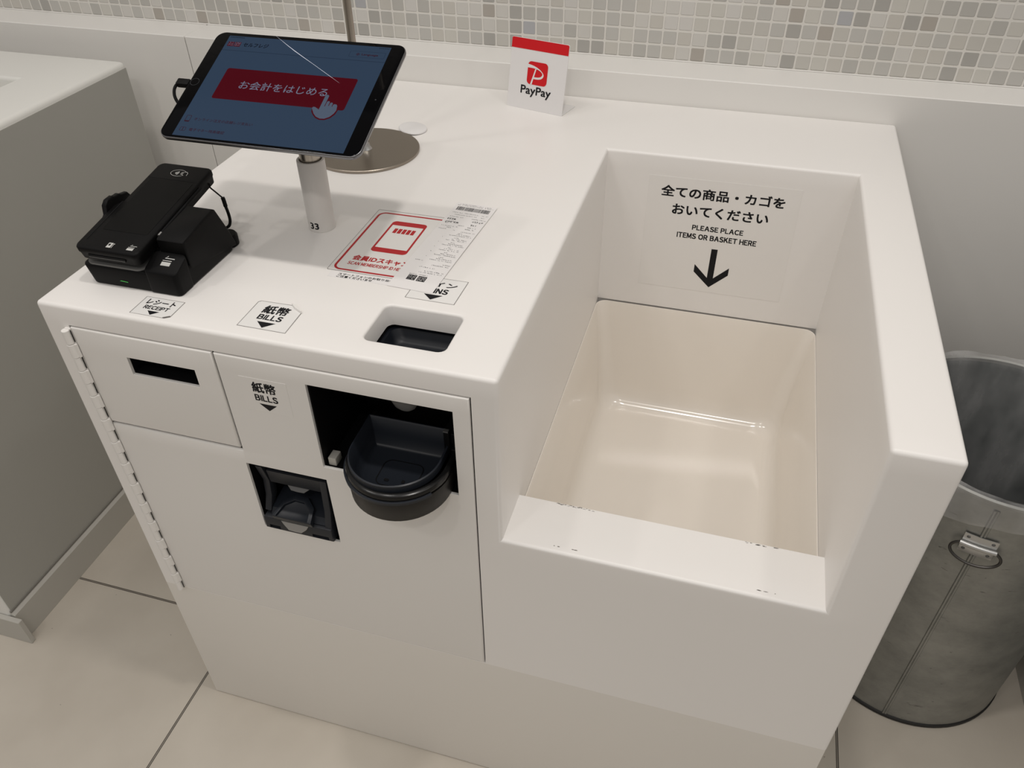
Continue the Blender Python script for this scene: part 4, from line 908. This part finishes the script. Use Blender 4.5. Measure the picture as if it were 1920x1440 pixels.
bm = NB(); b = NB(); pr = [(-.0042, .0000), (-.0030, .0022), (-.0008, .0022), (.0000, .0008), (.0012, .0016), (.0034, .0012), (.0042, .0)]
R = [[b.verts.new(cyl(an + s / BR, BR + d, z)) for s, d in pr] for z in (0.010, 0.545)]
for i in range(len(pr) - 1): b.faces.new((R[0][i], R[0][i + 1], R[1][i + 1], R[1][i]))
merge(bm, b); obj('seam', bm, GALV, bn, smooth=20)
def curved_plate(s0, s1, z0, z1, d0, d1, n=10):
    b = NB(); R = []
    for i in range(n + 1):
        a = an + (s0 + (s1 - s0) * i / n) / BR
        R.append([b.verts.new(cyl(a, BR + d, z)) for d, z in ((d0, z0), (d1, z0), (d1, z1), (d0, z1))])
    for P, Q in zip(R, R[1:]):
        for k in range(4): b.faces.new((P[k], P[(k + 1) % 4], Q[(k + 1) % 4], Q[k]))
    b.faces.new(R[0]); b.faces.new(R[-1][::-1]); bmesh.ops.recalc_face_normals(b, faces=b.faces); return b
hz = 0.474
bp_ = obj('handle_bracket', curved_plate(-.0215, .0215, hz - .0190, hz + .0170, .0024, .0038), SILVER, bn)
bm = NB(); tube(bm, [cyl(an + s / BR, BR + .0072, hz) for s in [-.0225 + .0045 * i for i in range(11)]], .0036, 12); obj('handle_sleeve', bm, SILVER, bp_)
for s, z in ((-.0155, .0115), (.0155, .0115), (-.0155, -.0125), (.0155, -.0125)):
    bm = NB(); c = cyl(an + s / BR, BR + .0038, hz + z); nrm = Vector((math.cos(an + s / BR), math.sin(an + s / BR), 0))
    lathe(bm, [(0, .0012), (.0016, .0010), (.0026, 0), (0, -.0004)], 0, 0, 12, Matrix.Translation(c) @ nrm.to_track_quat('Z', 'Y').to_matrix().to_4x4()); obj('rivet', bm, GREYP, bp_)
bm = NB(); pts = []
for i in range(24):
    t = 2 * math.pi * i / 24; s = .031 * math.cos(t); zz = .0165 * math.sin(t) - .0115
    if zz > 0: zz *= .3
    pts.append(cyl(an + s / BR, BR + .0075 + max(0, -zz) * .25, hz + zz))
tube(bm, pts, .0021, 10, closed=True, smoothn=1); obj('ring_handle', bm, mat('dark_steel_wire', (0.10, 0.095, 0.09, 1), 0.4, metal=1.0), bn)
# clear liner folded over the rim
ln = thing('bin_liner', 'crumpled clear plastic liner folded over the rim of the steel bin', 'bag', (BXc, BYc, 0.30))
b = NB(); n = 120; prof = [(BR + .0022, -.052, .4), (BR + .0034, -.024, .8), (BR + .0050, -.006, .7), (BR + .0048, .0035, .5), (BR + .0005, .0072, .7), (BR - .0050, .0040, .5), (BR - .0070, -.012, .7), (BR - .0085, -.10, 1.0), (BR - .010, -.26, 1.2), (BR - .014, -.42, 1.0), (BR - .035, -.520, .6), (BR - .11, -.530, .4)]
ph = [random.uniform(0, 6.28) for _ in range(9)]
R = []
for k, (r, z, amp) in enumerate(prof):
    row = []
    for i in range(n):
        a = 2 * math.pi * i / n
        w = sum(math.sin(f * a + ph[j] + k * .25) / (1 + j * .3) for j, f in enumerate((3, 7, 11, 17, 23)))
        rr = r - abs(w) * .0011 * amp if k >= 5 else r + abs(w) * .0008 * amp
        zz = z + (math.sin(2 * a + ph[6]) * .010 + math.sin(5 * a + ph[7]) * .005 + w * .0015 if k == 0 else (abs(w) * .0018 if k in (3, 4) else 0))
        row.append(b.verts.new((BXc + rr * math.cos(a), BYc + rr * math.sin(a), BH + zz)))
    R.append(row)
for P, Q in zip(R, R[1:]):
    for i in range(n): b.faces.new((P[i], P[(i + 1) % n], Q[(i + 1) % n], Q[i]))
b.faces.new(R[-1])
bmesh.ops.recalc_face_normals(b, faces=b.faces)
obj('liner_film', b, FILM, ln, smooth=60)
